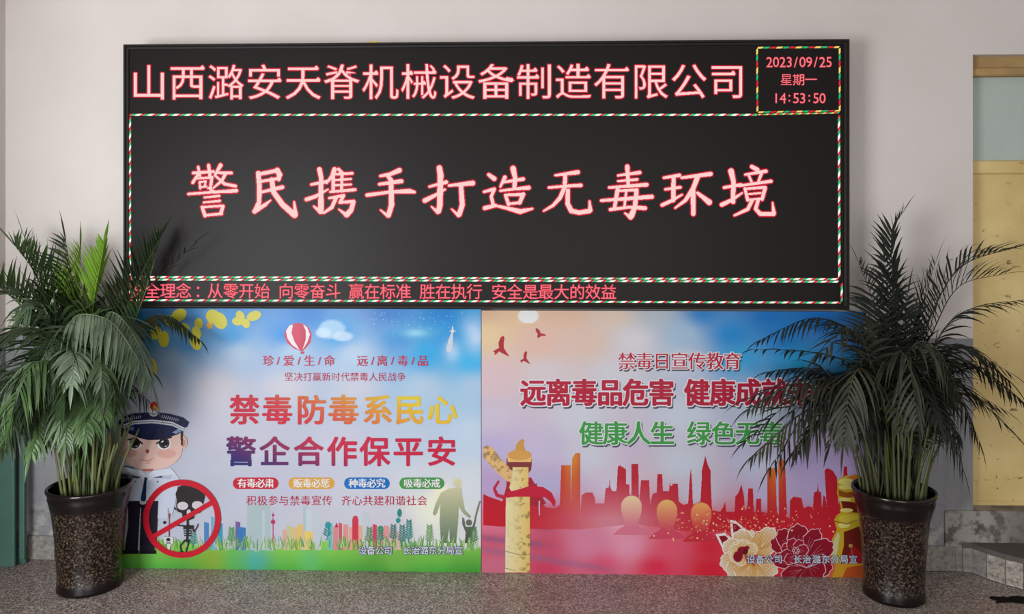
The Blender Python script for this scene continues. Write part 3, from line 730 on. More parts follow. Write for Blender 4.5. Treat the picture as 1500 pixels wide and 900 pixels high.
a.shp(ell(216,661.5,2.6,3.2), (150,70,64)).line([(206,673,0.8),(216,676,1.3),(225,672,0.7)], (190,108,96)).line([(213,679,1.2),(220,679,1)], (206,140,130))
a.shp([(173,618),(180,610),(196,606),(226,604),(250,607),(268,612),(277,619),(274,626),(268,627),(254,620),(222,617),(194,619),(180,625),(174,622)], NAVY)
a.shp([(180,622),(195,617),(222,615),(252,618),(270,627),(268,632),(252,624),(222,620),(196,622),(181,629)], (206,210,220)).line([(181,625,0.9),(196,619.5,0.9),(222,617.5,0.9),(252,621,0.9),(268,629,0.9)], (60,66,90))
a.shp([(180,630),(196,622.5),(222,620.5),(252,624),(267,631),(262,636),(248,641),(232,645),(216,645),(204,642),(190,636)], vgrad(620, (22,32,82), 645, (16,22,56)))
a.shp([(252,634),(262,628),(266,632),(258,636)], (130,150,185)).shp([(190,627),(196,625),(196,631),(191,631)], (110,126,170))
for i in range(9): a.line([(182+i*2.9, 618-i*0.7, 0.9), (183+i*2.9, 613.5-i*0.55, 0.7)], (196,202,214)).line([(237+i*2.9, 612+i*0.65, 0.9), (238+i*2.9, 608+i*0.75, 0.7)], (196,202,214))
a.shp(ell(225,600,8.5,10.5), (206,208,212)).shp(ell(226,595.5,6.4,6.4), (200,48,34)).shp([(221,598),(226,594),(231,598),(229,601),(223,601)], (230,160,60)).line([(219,605,1.4),(225,608,1.8),(231,605,1.4)], (120,124,134))
a.build('police_officer_motif', pl)
# skeleton with syringe under the prohibition ring
a = Art(0.0066, 2.6); BK = (42, 36, 38)
a.shp([(261,714),(268,710.5),(280,709),(292,712),(299,718),(300,728),(297,740),(297,748),(293,752),(285,753),(284,760),(276,763),(268,760),(266,752),(260,750),(258,742),(259,732),(257,724)], BK)
a.shp(ell(267.5,741.5,8,6), (206,200,204)).shp(ell(289,740.5,8,6), (206,200,204)).shp(ell(276.5,751,3,4.4), (206,200,204)).line([(256,745,2.2),(258,748,1)], BK)
a.line([(275,762,3),(275,772,3)], BK).line([(270,772,4),(282,772,4)], BK).line([(275,770,4),(274,794,3)], BK)
for k in range(4): a.line([(269+k*.4,775+k*3.4,2),(281-k*.4,775+k*3.4,2)], BK)
a.line([(270,771,2),(258,770,1.6)], BK).line([(282,772,2),(284,780,1.6),(289,772,1.6),(290,768,1.2)], BK)
a.line([(271,792,3),(264,800,2),(266,810,2.2)], (34,44,34)).line([(277,792,3),(275,800,2),(272,810,2.2)], (34,44,34)).line([(257,811,2),(267,809,2.4)], (34,44,34)).line([(272,810,2.4),(279,810,2)], (34,44,34))
a.line([(248,753,1.2),(247.5,786,1.6)], (170,30,40)).shp([(241,787),(253,787),(254,796),(250,799),(248,808),(245,808),(245,799),(240,796)], (214,216,222)).shp(ell(246.5,791,3.2,2.6), BK).line([(243,795,1),(250,797,1)], BK).line([(250,794,1),(243,798,1)], BK).shp(ell(241,766,2.2,2.2), BK)
a.build('skeleton_motif', pl)
a = Art(0.0076, 2.6); RR = (196, 26, 46)
ro = ell(266.5, 760.5, 57, 57.5, 60); ri = ell(266.5, 760.5, 48.5, 49, 60)
m = Mask(205, 700, 328, 822, 2.6).poly(ro); m2 = Mask(205, 700, 328, 822, 2.6).poly(ri)
m = m.minus(m2); m.stroke([(222, 788, 7), (313, 735, 7)]); a.p.add(m, RR, a.z, k=K); a.build('prohibition_ring', pl)

# ---- right poster
c2 = [(708,458,205,170,140),(760,458,215,180,145),(830,458,212,175,150),(900,458,210,188,170),(960,458,170,180,190),(1030,458,17,124,195),(1120,458,4,111,190),(1200,458,4,111,195),(1262,458,10,106,185),
 (715,490,215,190,150),(790,500,210,175,160),(860,500,205,180,165),(930,500,200,198,205),(1000,490,150,180,205),(1070,490,17,129,200),(1150,490,10,119,195),(1250,490,17,115,185),
 (720,550,205,180,185),(800,550,200,190,195),(900,550,195,195,205),(1000,530,185,192,210),(1080,525,38,151,205),(1160,530,34,142,195),(1250,540,38,133,185),
 (720,610,190,180,200),(850,610,192,196,208),(1000,610,186,196,212),(1120,600,175,190,205),(1240,600,160,165,190),
 (720,660,172,165,205),(790,660,185,175,205),(860,670,192,195,208),(1000,680,186,194,208),(1110,680,175,180,205),(1180,670,170,155,200),(1250,680,165,145,190),
 (715,715,172,150,190),(800,710,170,165,200),(900,710,195,190,205),(1020,720,185,185,200),(1130,720,170,165,200),(1200,720,165,150,195),
 (715,760,205,110,135),(800,760,190,70,95),(870,765,200,120,145),(910,765,215,155,175),(960,765,205,100,120),(1020,770,195,50,60),(1100,770,185,30,45),(1200,770,175,25,40),
 (715,800,195,85,110),(720,832,190,100,125),(800,800,185,75,100),(860,800,200,120,150),(920,800,212,140,165),(980,800,208,80,105),(1040,800,200,35,55),(1150,800,185,28,45),(1250,800,195,120,40),  # pale pink left of centre is window glare painted into the background
 (800,832,195,60,90),(880,830,205,80,110),(960,832,205,45,75),(1040,835,198,30,50),(1150,840,190,35,50),(1255,840,200,90,40)]
def streak(yc, sl, x0, x1, wd, c, am):
    cl = np.array(lin(c))
    def f(x, y, col):
        d = (y-(yc+(x-x0)*sl))/wd; w = np.exp(-d*d)*am*np.clip((x-x0+10)/20, 0, 1)*np.clip((x1-x+10)/30, 0, 1); return col*(1-w[:, None])+cl*w[:, None]
    return f
pr2 = poster('poster_board', 'right printed poster board with red city skyline, stone column and peonies', 705.5, 1265, 456, c2,
    [cloudy(70, 21, 0.15, (215, 205, 205), 400, 760), cloudy(40, 31, 0.4, (185, 165, 205), 630, 740),
     blob(774, 463, 15, 11, (222, 222, 222), 1.0, 0.25), streak(788, 0.12, 705, 800, 5, (120, 80, 120), 0.7), streak(805, 0.16, 705, 900, 5, (130, 95, 130), 0.55), streak(768, 0.25, 776, 805, 4, (90, 50, 90), 0.8)])
a = Art(0.0010); RT = (178, 24, 46)
def city(x, y):
    t = np.clip((y-650)/130, 0, 1); glare_haze = np.exp(-((x-900)/85.0)**2)*0.75*np.clip((y-690)/70, 0.15, 1)  # pinkish-white glare painted into the skyline colours
    gold = np.clip(np.exp(-((x-838)/18.0)**2)+np.exp(-((x-1135)/17.0)**2), 0, 1)*np.clip((760-y)/90, 0, 1)
    r = 178+20*t; g = 24+8*t; b = 44+4*t
    r, g, b = r+(225-r)*gold*0.8, g+(140-g)*gold, b+(40-b)*gold*0.6
    return r+(220-r)*glare_haze, g+(165-g)*glare_haze, b+(180-b)*glare_haze
sky = [(708,760),(708,724),(716,728),(736,735),(742,712),(746,700),(768,702),(772,730),(780,712),(786,708),(792,735),(800,744),(812,745),(820,742),(822,682),(836,682),(836,745),(838,672),(843,664),(850,664),(850,758),(852,726),(858,722),(868,722),(872,732),(872,738),(885,738),(887,716),(892,714),(893,700),(894,714),(897,720),(903,720),(905,684),(908,682),(917,688),(917,710),(922,710),(922,725),(925,725),(925,680),(935,680),(936,740),(939,704),(951,704),(952,740),(956,724),(962,722),(963,695),(970,695),(971,720),(980,720),(981,706),(982,712),(985,712),(985,709),(993,709),(994,735),(1001,740),(1008,738),(1010,705),(1012,685),(1014,712),(1015,740),(1026,735),(1028,700),(1028,690),(1030,682),(1033,668),(1037,682),(1041,690),(1041,705),(1043,748),(1055,750),(1060,742),(1062,735),(1064,750),(1076,750),(1077,728),(1082,722),(1086,710),(1090,728),(1091,750),(1095,742),(1096,716),(1103,716),(1104,750),(1107,752),(1108,731),(1115,731),(1115,750),(1124,752),(1124,686),(1136,686),(1138,750),(1141,756),(1140,676),(1145,670),(1150,680),(1153,758),(1157,760),(1157,734),(1162,728),(1174,730),(1177,745),(1184,742),(1191,744),(1192,722),(1197,720),(1198,706),(1199,720),(1203,722),(1204,748),(1206,726),(1209,728),(1211,745),(1208,690),(1212,686),(1220,690),(1226,700),(1228,740),(1234,720),(1236,684),(1241,684),(1243,760),(1262,760),(1262,790),(1180,800),(1100,780),(1000,778),(930,768),(850,776),(780,775),(708,770)]
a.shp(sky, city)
a.shp([(814,745),(820,748),(820,740)], city); a.build('skyline_motif', pr2)
# lower red field is printed over the skyline foot
a = Art(0.0013)
for i in range(210):
    x_ = min(1245, max(955, random.gauss(1075, 62))); y_ = random.gauss(768, 12)
    if y_ < 742 or y_ > 795: continue
    s_ = random.uniform(0.6, 1.5); a.shp(ell(x_, y_, s_, s_, 7), random.choice([(240,180,130),(235,150,110),(245,215,160),(225,110,90)]))
a.build('spark_motif', pr2)
a = Art(0.0016)
for cx, cy, c0 in ((925,742,(235,205,165)),(977,748,(232,180,110)),(1027,752,(235,165,95))):
    bl = (216,120,142) if cx < 940 else ((208,74,98) if cx < 1000 else (200,46,64))
    a.shp(ell(cx, cy, 15, 15.5, 28, 180, 360)+[(cx+15,cy+7),(cx+12.5,cy+16),(cx+9.5,cy+23),(cx+10.5,cy+29),(cx+19,cy+34),(cx+27,cy+42),(cx-27,cy+42),(cx-19,cy+34),(cx-10.5,cy+29),(cx-9.5,cy+23),(cx-12.5,cy+16),(cx-15,cy+7)], vgrad(cy-12, c0, cy+30, bl))
a.build('head_motif', pr2)
# ornamental column
a = Art(0.0016, 2.4); CY, CG, CD = (236, 214, 150), (214, 176, 96), (150, 104, 62)
def stone(x, y):
    t = np.clip((x-742)/34, 0, 1); n = fbm(x, y, 6, 4); dk = 1-0.28*np.clip((0.42-n)*12, 0, 1)*np.clip(t*2-0.5, 0.15, 1)
    return (232-8*t)*dk, (222-30*t)*dk, (178-70*t)*dk
a.line([(730,706,3.5),(724,716,4),(728,726,5),(742,730,6)], (190,40,66))
a.shp([(742,700),(778,700),(800,738),(790,742),(742,740)], (168,40,60))
a.shp([(708,656),(712,653),(722,656),(730,668),(738,678),(750,688),(750,708),(740,704),(728,692),(716,680),(708,670)], lambda x, y: tuple(v*(1-0.25*np.clip((0.48-fbm(x, y, 5, 8))*12, 0, 1)) for v in (226, 184, 124)))
a.shp([(741,728),(776,728),(776,839),(740,839)], stone)
a.shp([(752,672),(774,672),(774,714),(750,722),(746,715),(750,700)], stone)
a.shp(ell(760.5,679,18,7)+[], (150,74,60)).shp([(742,672),(779,672),(779,683),(742,683)], (158,84,64))
a.shp([(743,668),(779,668),(778,677),(744,677)], (232,190,120)).shp(ell(761,667,17.5,7.5), (214,160,84)).shp([(742,678),(779,678),(778,689),(774,693),(748,689)], (130,56,60)).shp([(751,685),(774,685),(774,695),(751,695)], stone)
a.shp([(755,660),(756,653),(760,647),(765,643),(768,646),(767,652),(770,662)], (206,154,76))
a.shp([(742,722),(764,716),(776,712),(796,714),(808,722),(814,735),(812,744),(806,735),(798,729),(776,728),(756,728),(741,730)], (196,34,60))
a.line([(741,808,0.9),(760,813,0.9),(776,812,0.9)], (150,120,80)).line([(741,833,0.9),(754,836,0.9)], (150,120,80)).line([(790,735,2),(790,755,1.2)], (214,190,215))
a.build('column_motif', pr2)
# birds
a = Art(0.0014, 2.6); BR_ = (176, 40, 52)
def bird(cx, cy, s, fl=1):
    P = [(-12,6),(-7,3),(-3,1),(-4,-6),(-1,-14),(3,-17),(5,-14),(4,-6),(4,1),(7,6),(12,13),(10,13),(2,9),(-3,6),(-7,10),(-10,11),(-9,8)]
    return [(cx+x_*s*fl, cy+y_*s) for x_, y_ in P]
Art(0.0014, 2.6).shp(bird(734, 509, 1.0), BR_).build('bird_motif', pr2)
Art(0.0014, 2.6).shp(bird(769, 525, 0.62), BR_).build('bird_motif', pr2)
a.shp([(786+x_*0.85, 489+y_*.8) for x_, y_ in [(-2,-9),(1,-10),(5,-6),(7,-1),(16,2),(16,4),(8,4),(5,7),(2,8),(1,5),(2,1),(-1,-4)]], BR_)
a.build('bird_motif', pr2)
SH = (70, 66, 84)
ptext(pr2, row('禁毒日宣传教育', 918, 25.8, 529.5), 26, (186, 30, 62), 0.6, 0.4, 2.2, outline=(1.5, (226, 224, 232)), shadow=(1.6, 2.6, SH, 1.0), lift=0.0034)
ptext(pr2, [(c, x_, 576) for c, x_ in zip('远离毒品危害健康成就未来', (781,818,856,893.5,931,969,1021,1058.5,1096,1134,1171.5,1209))], 40, (180, 26, 58), 1.6, 1.3, 2.0, outline=(2.0, (226, 222, 232)), shadow=(2.0, 3.0, SH, 1.2), sx=0.93, lift=0.0034)
ptext(pr2, [(c, x_, 635.5) for c, x_ in zip('健康人生绿色无毒', (866,901,935.5,970,1024,1060,1095,1131))], 35.5, (62, 156, 72), 1.0, 0.8, 2.0, outline=(1.7, (222, 226, 232)), shadow=(1.8, 2.8, (80, 84, 100), 1.0), lift=0.0034)
# peonies
a = Art(0.0020, 2.4)
def petal(cx, cy, ang, ln, wd, c_in, c_out, outline, lobes=3, ow=1.2):
    r = math.radians(ang); ux, uy = math.cos(r), math.sin(r); vx, vy = -uy, ux
    def shape(g):
        P = []
        n = 22
        for i in range(n+1):
            t = i/n*2-1                      # -1..1 across
            rim = (1-abs(t)**2.6)
            w_ = wd*(1+g*0.0)*t
            l_ = ln*(0.50+0.42*rim+0.08*abs(math.sin((t+1)*math.pi*lobes/2)))
            P.append((cx+ux*(l_+g)+vx*(w_+g*t), cy+uy*(l_+g)+vy*(w_+g*t)))
        P.append((cx+vx*wd*0.12, cy+vy*wd*0.12)); P.append((cx-vx*wd*0.12, cy-vy*wd*0.12))
        return P
    def g(x, y):
        t = np.clip(((x-cx)*ux+(y-cy)*uy)/ln, 0, 1)**1.5
        st_ = 0.95+0.05*np.sin(((x-cx)*vx+(y-cy)*vy)*1.6)
        return tuple((c_in[i]+(c_out[i]-c_in[i])*t)*st_ for i in range(3))
    a.shp(shape(ow), outline); a.shp(shape(0), g)
    for k in (-0.4, 0, 0.4): a.line([(cx+ux*ln*.15, cy+uy*ln*.15, .5), (cx+ux*ln*.62+vx*wd*k, cy+uy*ln*.62+vy*wd*k, 0.35)], tuple(0.6*o+0.4*c for o, c in zip(outline, c_out)))
DRD, DR2, OL = (160, 22, 44), (140, 16, 40), (232, 190, 200)
WH, YE, OW = (236, 224, 206), (220, 160, 80), (240, 232, 222)
a.shp([(1072,790),(1069,762),(1077,763),(1093,776),(1090,792)], (238,226,228)).shp([(1075,788),(1073,767),(1079,768),(1089,778)], DR2)
a.shp([(1058,804),(1048,783),(1062,781),(1077,793),(1074,804)], (238,226,228)).shp([(1060,801),(1053,786),(1062,785),(1073,794)], DR2)
for ang, ln, wd, ox, oy in ((-60,36,15,1085,810),(-25,44,20,1095,808),(-100,30,15,1090,806),(-150,32,14,1088,812),(165,36,15,1090,818),(135,34,16,1092,822),(100,28,20,1098,826),(60,26,18,1108,826),(-55,38,15,1112,806),(25,36,14,1106,824)):
    petal(ox, oy, ang, ln, wd, YE, WH, OW)
for ang, ln, wd in ((-120,22,10),(-80,22,10),(-160,22,10),(160,20,9),(110,18,9),(-30,24,10)):
    petal(1088, 812, ang, ln, wd, (226,170,90), (240,226,200), OW, 2, 0.7)
a.shp(ell(1088,807,8,6), DR2).shp(ell(1081,816,7,8), DR2).shp(ell(1094,803,4,3), DR2)
for k in range(5): a.shp(ell(1092+2.4*math.cos(k*1.3), 809+2.8*math.sin(k*1.3), 1.5, 1.5), (70,24,40))
for ang, ln, wd, ox, oy in ((-160,44,15,1170,808),(-135,40,14,1168,806),(-95,44,17,1172,812),(-60,42,13,1178,812),(-30,44,16,1182,818),(-178,46,13,1176,822),(10,38,17,1182,826),(45,34,18,1180,824),(120,26,14,1176,830),(155,40,12,1180,832)):
    petal(ox, oy, ang, ln, wd, DR2, DRD, OL, 3, 1.0)
for ang, ln, wd in ((-150,24,9),(-110,24,9),(-70,22,8),(-190,24,9),(-220,20,8),(-30,20,8)):
    petal(1166, 812, ang, ln, wd, DR2, (172,26,50), OL, 2, 0.8)
for k in range(6): a.shp(ell(1166+4*math.cos(k*1.05), 807+4*math.sin(k*1.05), 1.9, 1.9), OL).shp(ell(1166+4*math.cos(k*1.05), 807+4*math.sin(k*1.05), 1.2, 1.2), (120,20,40))
for dx_, dy_ in ((-10,14),(10,12),(26,4),(-26,6),(22,-6),(-6,18)): a.line([(1182,832,1.6),(1182+dx_,832-(12-dy_*0.6),0.6)], (196,160,180))
a.build('peony_motif', pr2)
# guardian lion
a = Art(0.0017, 2.4); LG, LD, LL = (200, 168, 44), (112, 34, 26), (226, 214, 120)
a.shp([(1222,838),(1224,826),(1264,826),(1264,851),(1216,851)], (204,150,40)).shp([(1240,832),(1264,828),(1264,851),(1232,851)], (188,84,36))
a.shp([(1221,826),(1217,810),(1219,790),(1226,776),(1224,770),(1222,762),(1226,755),(1233,750),(1231,742),(1228,730),(1226,722),(1227,712),(1226,704),(1232,700),(1240,697),(1252,697),(1264,700),(1264,826)], LG)
a.shp([(1230,826),(1236,800),(1236,780),(1262,770),(1264,826)], LD).shp([(1219,812),(1221,792),(1228,780),(1230,786),(1226,812),(1225,826),(1220,826)], (206,204,150)).shp([(1236,826),(1250,800),(1264,812),(1264,826)], (176,30,40))
a.shp([(1232,734),(1262,738),(1258,752),(1236,750)], LD).shp([(1228,718),(1240,722),(1262,718),(1260,726),(1242,730),(1229,727)], (150,80,30))
a.shp(ell(1240,748,10,3), LL).shp(ell(1236,770,9,4), LL).shp(ell(1244,760,16,6), (210,186,60)).shp(ell(1240,706,12,5), LL).shp(ell(1241,714,13,3.5), LL).shp(ell(1238,732,9,2.6), LL)
a.shp([(1240,700),(1252,695),(1264,699),(1264,706),(1250,703)], (206,120,40)).shp(ell(1246,800,3,3), (196,150,90)).line([(1246,802,1.5),(1250,818,1.5)], (150,100,60)).line([(1222,764,1.5),(1240,768,1.2),(1256,762,1.2)], (130,90,30))
a.build('lion_motif', pr2)
footer(pr2, [('设',1100),('备',1113.5),('公',1126.5),('司',1140),('长',1168.5),('治',1182),('潞',1196),('东',1209.5),('分',1223),('局',1236.5),('宣',1250)], 820)
for o in (_fo,): bpy.data.objects.remove(o)

# ------------------------------------------------------------ palms in glazed pots
def m_pot():
    b = NB('brown_glaze_relief'); co = b.coord()
    v = b.n('ShaderNodeTexVoronoi'); v.inputs['Scale'].default_value = 26; b.l(co, v.inputs['Vector'])
    v2 = b.n('ShaderNodeTexVoronoi'); v2.inputs['Scale'].default_value = 90; b.l(co, v2.inputs['Vector'])
    sep = b.n('ShaderNodeSeparateXYZ'); b.l(co, sep.inputs[0])
    band = b.ramp(sep.outputs[2], [(0.045, 0.0), (0.06, 1.0), (0.42, 1.0), (0.45, 0.0)])
    fl = b.ramp(v.outputs['Distance'], [(0.0, 0.1), (0.25, 1.0), (0.5, 0.15), (0.8, 0.75)])
    dt = b.ramp(v2.outputs['Distance'], [(0.35, 1.0), (0.6, 0.0)])
    mm = b.mix(1.0, fl, dt, 'MULTIPLY'); mm = b.mix(1.0, mm, band, 'MULTIPLY')
    c = b.mix(mm, lin((20, 13, 11)), lin((100, 82, 66)))
    b.base(c); b.rough(0.24, 0.35); b.bump(mm, 0.4, 0.003); return b.m
M_POT = m_pot(); M_RIM = m_plain('dark_glaze', lin((22, 14, 12)), 0.15, 0.5, 0.1)
M_SOIL = m_plain('potting_soil', lin((52, 42, 34)), 0.95, 0.1, 0.4, 60)
def m_leaf(name, c0, c1, rough=0.38):
    b = NB(name); a_ = b.n('ShaderNodeVertexColor'); a_.layer_name = 'Col'
    n = b.noise(8, 3, coord=b.coord()).outputs[0]
    c = b.ramp(n, [(0.3, c0), (0.7, c1)]); c = b.mix(1.0, c, a_.outputs[0], 'MULTIPLY')
    b.base(c); b.rough(rough, 0.5)
    tr_ = b.n('ShaderNodeBsdfTranslucent'); b.l(c, tr_.inputs[0]); mx = b.n('ShaderNodeMixShader'); mx.inputs[0].default_value = 0.22
    b.l(b.p.outputs[0], mx.inputs[1]); b.l(tr_.outputs[0], mx.inputs[2]); b.l(mx.outputs[0], b.out.inputs[0]); return b.m
LEAF = {'dark': m_leaf('palm_leaf_dark', lin((42, 58, 36)), lin((60, 80, 48)), 0.45),
        'mid': m_leaf('palm_leaf_green', lin((62, 88, 50)), lin((86, 116, 66))),
        'lime': m_leaf('palm_leaf_young', lin((98, 140, 34)), lin((128, 166, 52))),
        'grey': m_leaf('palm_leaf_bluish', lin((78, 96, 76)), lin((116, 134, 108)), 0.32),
        'olive': m_leaf('palm_leaf_olive_shaded', lin((44, 47, 34)), lin((66, 68, 50)), 0.6),
        'black': m_leaf('palm_leaf_shaded', lin((26, 30, 23)), lin((40, 45, 34)), 0.6)}  # olive and black carry the right palm's backlit shade in their colour
M_CANE = m_leaf('palm_cane', lin((96, 106, 66)), lin((134, 138, 92)), 0.45)

def tube(V, Fc, C, pts, rads, n=6, col=(1, 1, 1)):
    b0 = len(V); pv = None
    for i, p in enumerate(pts):
        t = (pts[min(i+1, len(pts)-1)]-pts[max(i-1, 0)]).normalized()
        u = t.cross(Vector((0.3, 1, 0.1))).normalized() if pv is None else (pv-t*pv.dot(t)).normalized(); pv = u
        w = t.cross(u)
        for k in range(n):
            an = 2*math.pi*k/n; V.append(p+(u*math.cos(an)+w*math.sin(an))*rads[i]); C.append(col)
    for i in range(len(pts)-1):
        for k in range(n): Fc.append((b0+i*n+k, b0+i*n+(k+1) % n, b0+(i+1)*n+(k+1) % n, b0+(i+1)*n+k))
    Fc.append(tuple(b0+(len(pts)-1)*n+k for k in range(n)))

def catmull(P, n):
    out = []; Q = [P[0]*2-P[1]]+P+[P[-1]*2-P[-2]]
    m_ = len(P)-1
    for i in range(m_):
        for j in range(n):
            t = j/n; a0, a1, a2, a3 = Q[i], Q[i+1], Q[i+2], Q[i+3]
            out.append(0.5*((2*a1)+(a2-a0)*t+(2*a0-5*a1+4*a2-a3)*t*t+(3*a1-a0-3*a2+a3)*t*t*t))
    out.append(P[-1]); return out

def leaflet(V, Fc, C, p, d, up, L, wd, droop, col, ymax):
    n = 5; b0 = len(V); side = d.cross(up)
    side = side.normalized() if side.length > 1e-4 else Vector((1, 0, 0))
    q = p.copy(); dd_ = d.normalized()
    for i in range(n+1):
        t = i/n; w = wd*(math.sin(math.pi*min(1, t*0.92+0.12))**0.7)*(1-t**4*0.9)
        if i == n: w = 0.0006
        fold = dd_.cross(side).normalized()*w*0.35
        for e in (q-side*w-fold*0, q+fold, q+side*w):
            r = Vector(e)
            if r.y > ymax: r.y = ymax-0.001*random.random()
            if r.x < xl+0.012: r.x = xl+0.012+0.002*random.random()
            V.append(r); C.append(col)
        dd_ = (dd_+Vector((0, 0, -droop*(0.6+t)))).normalized(); q = q+dd_*(L/n)
        side = (side-dd_*side.dot(dd_)).normalized()
    for i in range(n):
        a_ = b0+i*3; Fc.append((a_, a_+1, a_+4, a_+3)); Fc.append((a_+1, a_+2, a_+5, a_+4))

def frond(root, base, ctrl, L, pairs, mat, vee=0.5, droop=0.25, start=0.42, wd=0.0085, ymax=None, roll=0.0, fwd=0.75, thick=0.0055, sparse=0.0):
    """ctrl: list of (px,py,Y) the rachis passes through; last one is the tip"""
    pairs = int(pairs*1.35); wd = wd*1.12
    O = Vector(root.location); ymax = (YS-0.03 if ymax is None else ymax)
    P = [Vector(base)]+[at(*c) for c in ctrl]
    pts = catmull(P, 8); N = len(pts)
    V, Fc, C = [], [], []
    sh = random.uniform(0.8, 1.2); base_c = (sh, sh*random.uniform(.95, 1.05), sh)
    pc = (1.5, 1.5, 1.25)
    rad = [thick*(1-0.85*i/(N-1)) for i in range(N)]
    tube(V, Fc, C, pts, rad, 5, pc)
    lens = [0]
    for i in range(1, N): lens.append(lens[-1]+(pts[i]-pts[i-1]).length)
    tot = lens[-1]; k = 0
    for j in range(pairs):
        u = start+(1-start)*(j+0.5)/pairs; s_ = u*tot
        while k < N-2 and lens[k+1] < s_: k += 1
        f = (s_-lens[k])/max(1e-6, lens[k+1]-lens[k]); p = pts[k].lerp(pts[k+1], min(1, f))
        t = (pts[k+1]-pts[k]).normalized()
        side = t.cross(Vector((0, 0, 1)))
        if side.length < 0.25: side = side+Vector((0.5, -0.4, 0))
        side.normalize(); nrm = side.cross(t).normalized()
        if roll:
            R_ = Matrix.Rotation(roll, 3, t); side = R_ @ side; nrm = R_ @ nrm
        v = (u-start)/(1-start)
        ll = L*(0.35+0.65*math.sin(math.pi*min(1, (v*0.8+0.18))))*(1.0 if v < .85 else 0.8)
        for sg in (-1, 1):
            if random.random() < sparse: continue
            fw_ = fwd*(0.7+0.9*v); ve = vee+random.uniform(-.18, .18)
            d = (t*fw_+side*sg*math.cos(ve)+nrm*math.sin(ve)+Vector((random.uniform(-.1, .1), random.uniform(-.1, .1), random.uniform(-.08, .08)))).normalized()
            cc = random.uniform(0.8, 1.18); col = tuple(cc*x for x in base_c)
            leaflet(V, Fc, C, p, d, nrm, ll*random.uniform(.85, 1.12), wd*random.uniform(.85, 1.15), droop*random.uniform(.6, 1.4), col, ymax)
    # tip leaflet
    leaflet(V, Fc, C, pts[-1], (pts[-1]-pts[-2]).normalized(), Vector((0, 0, 1)), L*0.6, wd, droop, base_c, ymax)
    zmin = 0.02
    V = [Vector((v.x, min(v.y, ymax), max(v.z, zmin)))-O for v in V]
    return link_mesh('frond', V, Fc, mat, root, C, smooth=True)

def pot(root, h, rt, rb):
    prof = [(rb*0.96, 0), (rb, 0.006), (rb, 0.02), (rb*0.985, 0.03), (rb*0.985, 0.05), (rb*0.97, 0.055), (rb*1.0, h*0.3), (rb*1.06, h*0.55), (rb*1.14, h*0.75), (rt*0.95, h*0.88), (rt*0.965, h*0.905), (rt*0.955, h*0.92), (rt*0.98, h*0.955)]
    n = 64
    def lathe(name, pr, mat):
        V, Fc = [], []
        for r, z in pr:
            for k in range(n): V.append((r*math.cos(2*math.pi*k/n), r*math.sin(2*math.pi*k/n), z))
        for i in range(len(pr)-1):
            for k in range(n): Fc.append((i*n+k, i*n+(k+1) % n, (i+1)*n+(k+1) % n, (i+1)*n+k))
        if pr[0][1] == 0: Fc.append(tuple(range(n))[::-1])
        return link_mesh(name, V, Fc, mat, root, smooth=True)
    lathe('pot', prof, M_POT)
    lathe('rim', [(rt*0.975, h*0.95), (rt*1.0, h*0.962), (rt*1.012, h*0.98), (rt*1.0, h*0.995), (rt*0.97, h), (rt*0.94, h*0.993), (rt*0.925, h*0.96), (rt*0.90, h*0.86), (rt*.88, h*.80)], M_RIM)
    V = [(0, 0, h*0.87)]; Fc = []
    for i in range(1, 7):
        for k in range(24):
            r = rt*0.905*i/6; V.append((r*math.cos(k*math.pi/12), r*math.sin(k*math.pi/12), h*0.86+random.uniform(-.008, .008)*(i < 6)))
    for k in range(24): Fc.append((0, 1+k, 1+(k+1) % 24))
    for i in range(5):
        for k in range(24): Fc.append((1+i*24+k, 1+(i+1)*24+k, 1+(i+1)*24+(k+1) % 24, 1+i*24+(k+1) % 24))
    link_mesh('soil', V, Fc, M_SOIL, root, smooth=True)

def canes(root, n, h, r, top, tone=1.0):
    """bundle of upright stems rising from the soil"""
    for i in range(n):
        a_ = random.uniform(0, 2*math.pi); rr = r*math.sqrt(random.random())
        x_, y_ = rr*math.cos(a_), rr*math.sin(a_)
        hh = top*random.uniform(0.72, 1.1)
        P = [Vector((x_, y_, h*0.85)), Vector((x_*1.15+random.uniform(-.01, .01), y_*1.1, h*0.85+hh*0.4)), Vector((x_*1.7+random.uniform(-.03, .03), y_*1.4, h*0.85+hh))]
        V, Fc, C = [], [], []; pts = catmull(P, 5); rad = [0.009*(1-0.45*k/10) for k in range(11)]
        g = random.uniform(.5, 1.2)*tone; tube(V, Fc, C, pts, rad, 7, (g, g, g*0.9)); link_mesh('cane', V, Fc, M_CANE, root, None if False else C, smooth=True)

# left palm
lp = at(132, 700, -0.14); L_ = empty('potted_palm', (lp.x, -0.14, 0), 'leafy palm in a brown glazed pot at the left, beside the police officer poster', 'plant')
pot(L_, 0.545, 0.208, 0.160); canes(L_, 34, 0.545, 0.135, 0.42)
def LB(): return (lp.x+random.uniform(-.09, .09), -0.14+random.uniform(-.08, .06), 0.48)
def FL(ctrl, L=0.30, n=24, m='dark', **k):
    frond(L_, LB(), ctrl, L, n, LEAF[m], **k)
FL([(150,560,-.16),(190,440,-.18),(232,352,-.2)], .27, 26, 'dark', vee=.9, droop=.05, fwd=1.1)
FL([(165,560,-.14),(212,430,-.14),(236,345,-.13)], .20, 22, 'mid', vee=.9, droop=.04, fwd=1.2)
FL([(135,560,-.2),(135,460,-.25),(152,360,-.3)], .24, 24, 'lime', vee=.8, droop=.04, fwd=1.3)
FL([(130,560,-.1),(118,460,-.1),(118,365,-.1)], .26, 24, 'lime', vee=.8, droop=.05, fwd=1.2)
FL([(130,560,-.1),(112,450,-.05),(96,352,-.05)], .28, 24, 'dark', vee=.8, droop=.08)
FL([(118,560,-.1),(80,440,-.1),(20,358,-.1)], .30, 26, 'mid', vee=1.0, droop=.06)
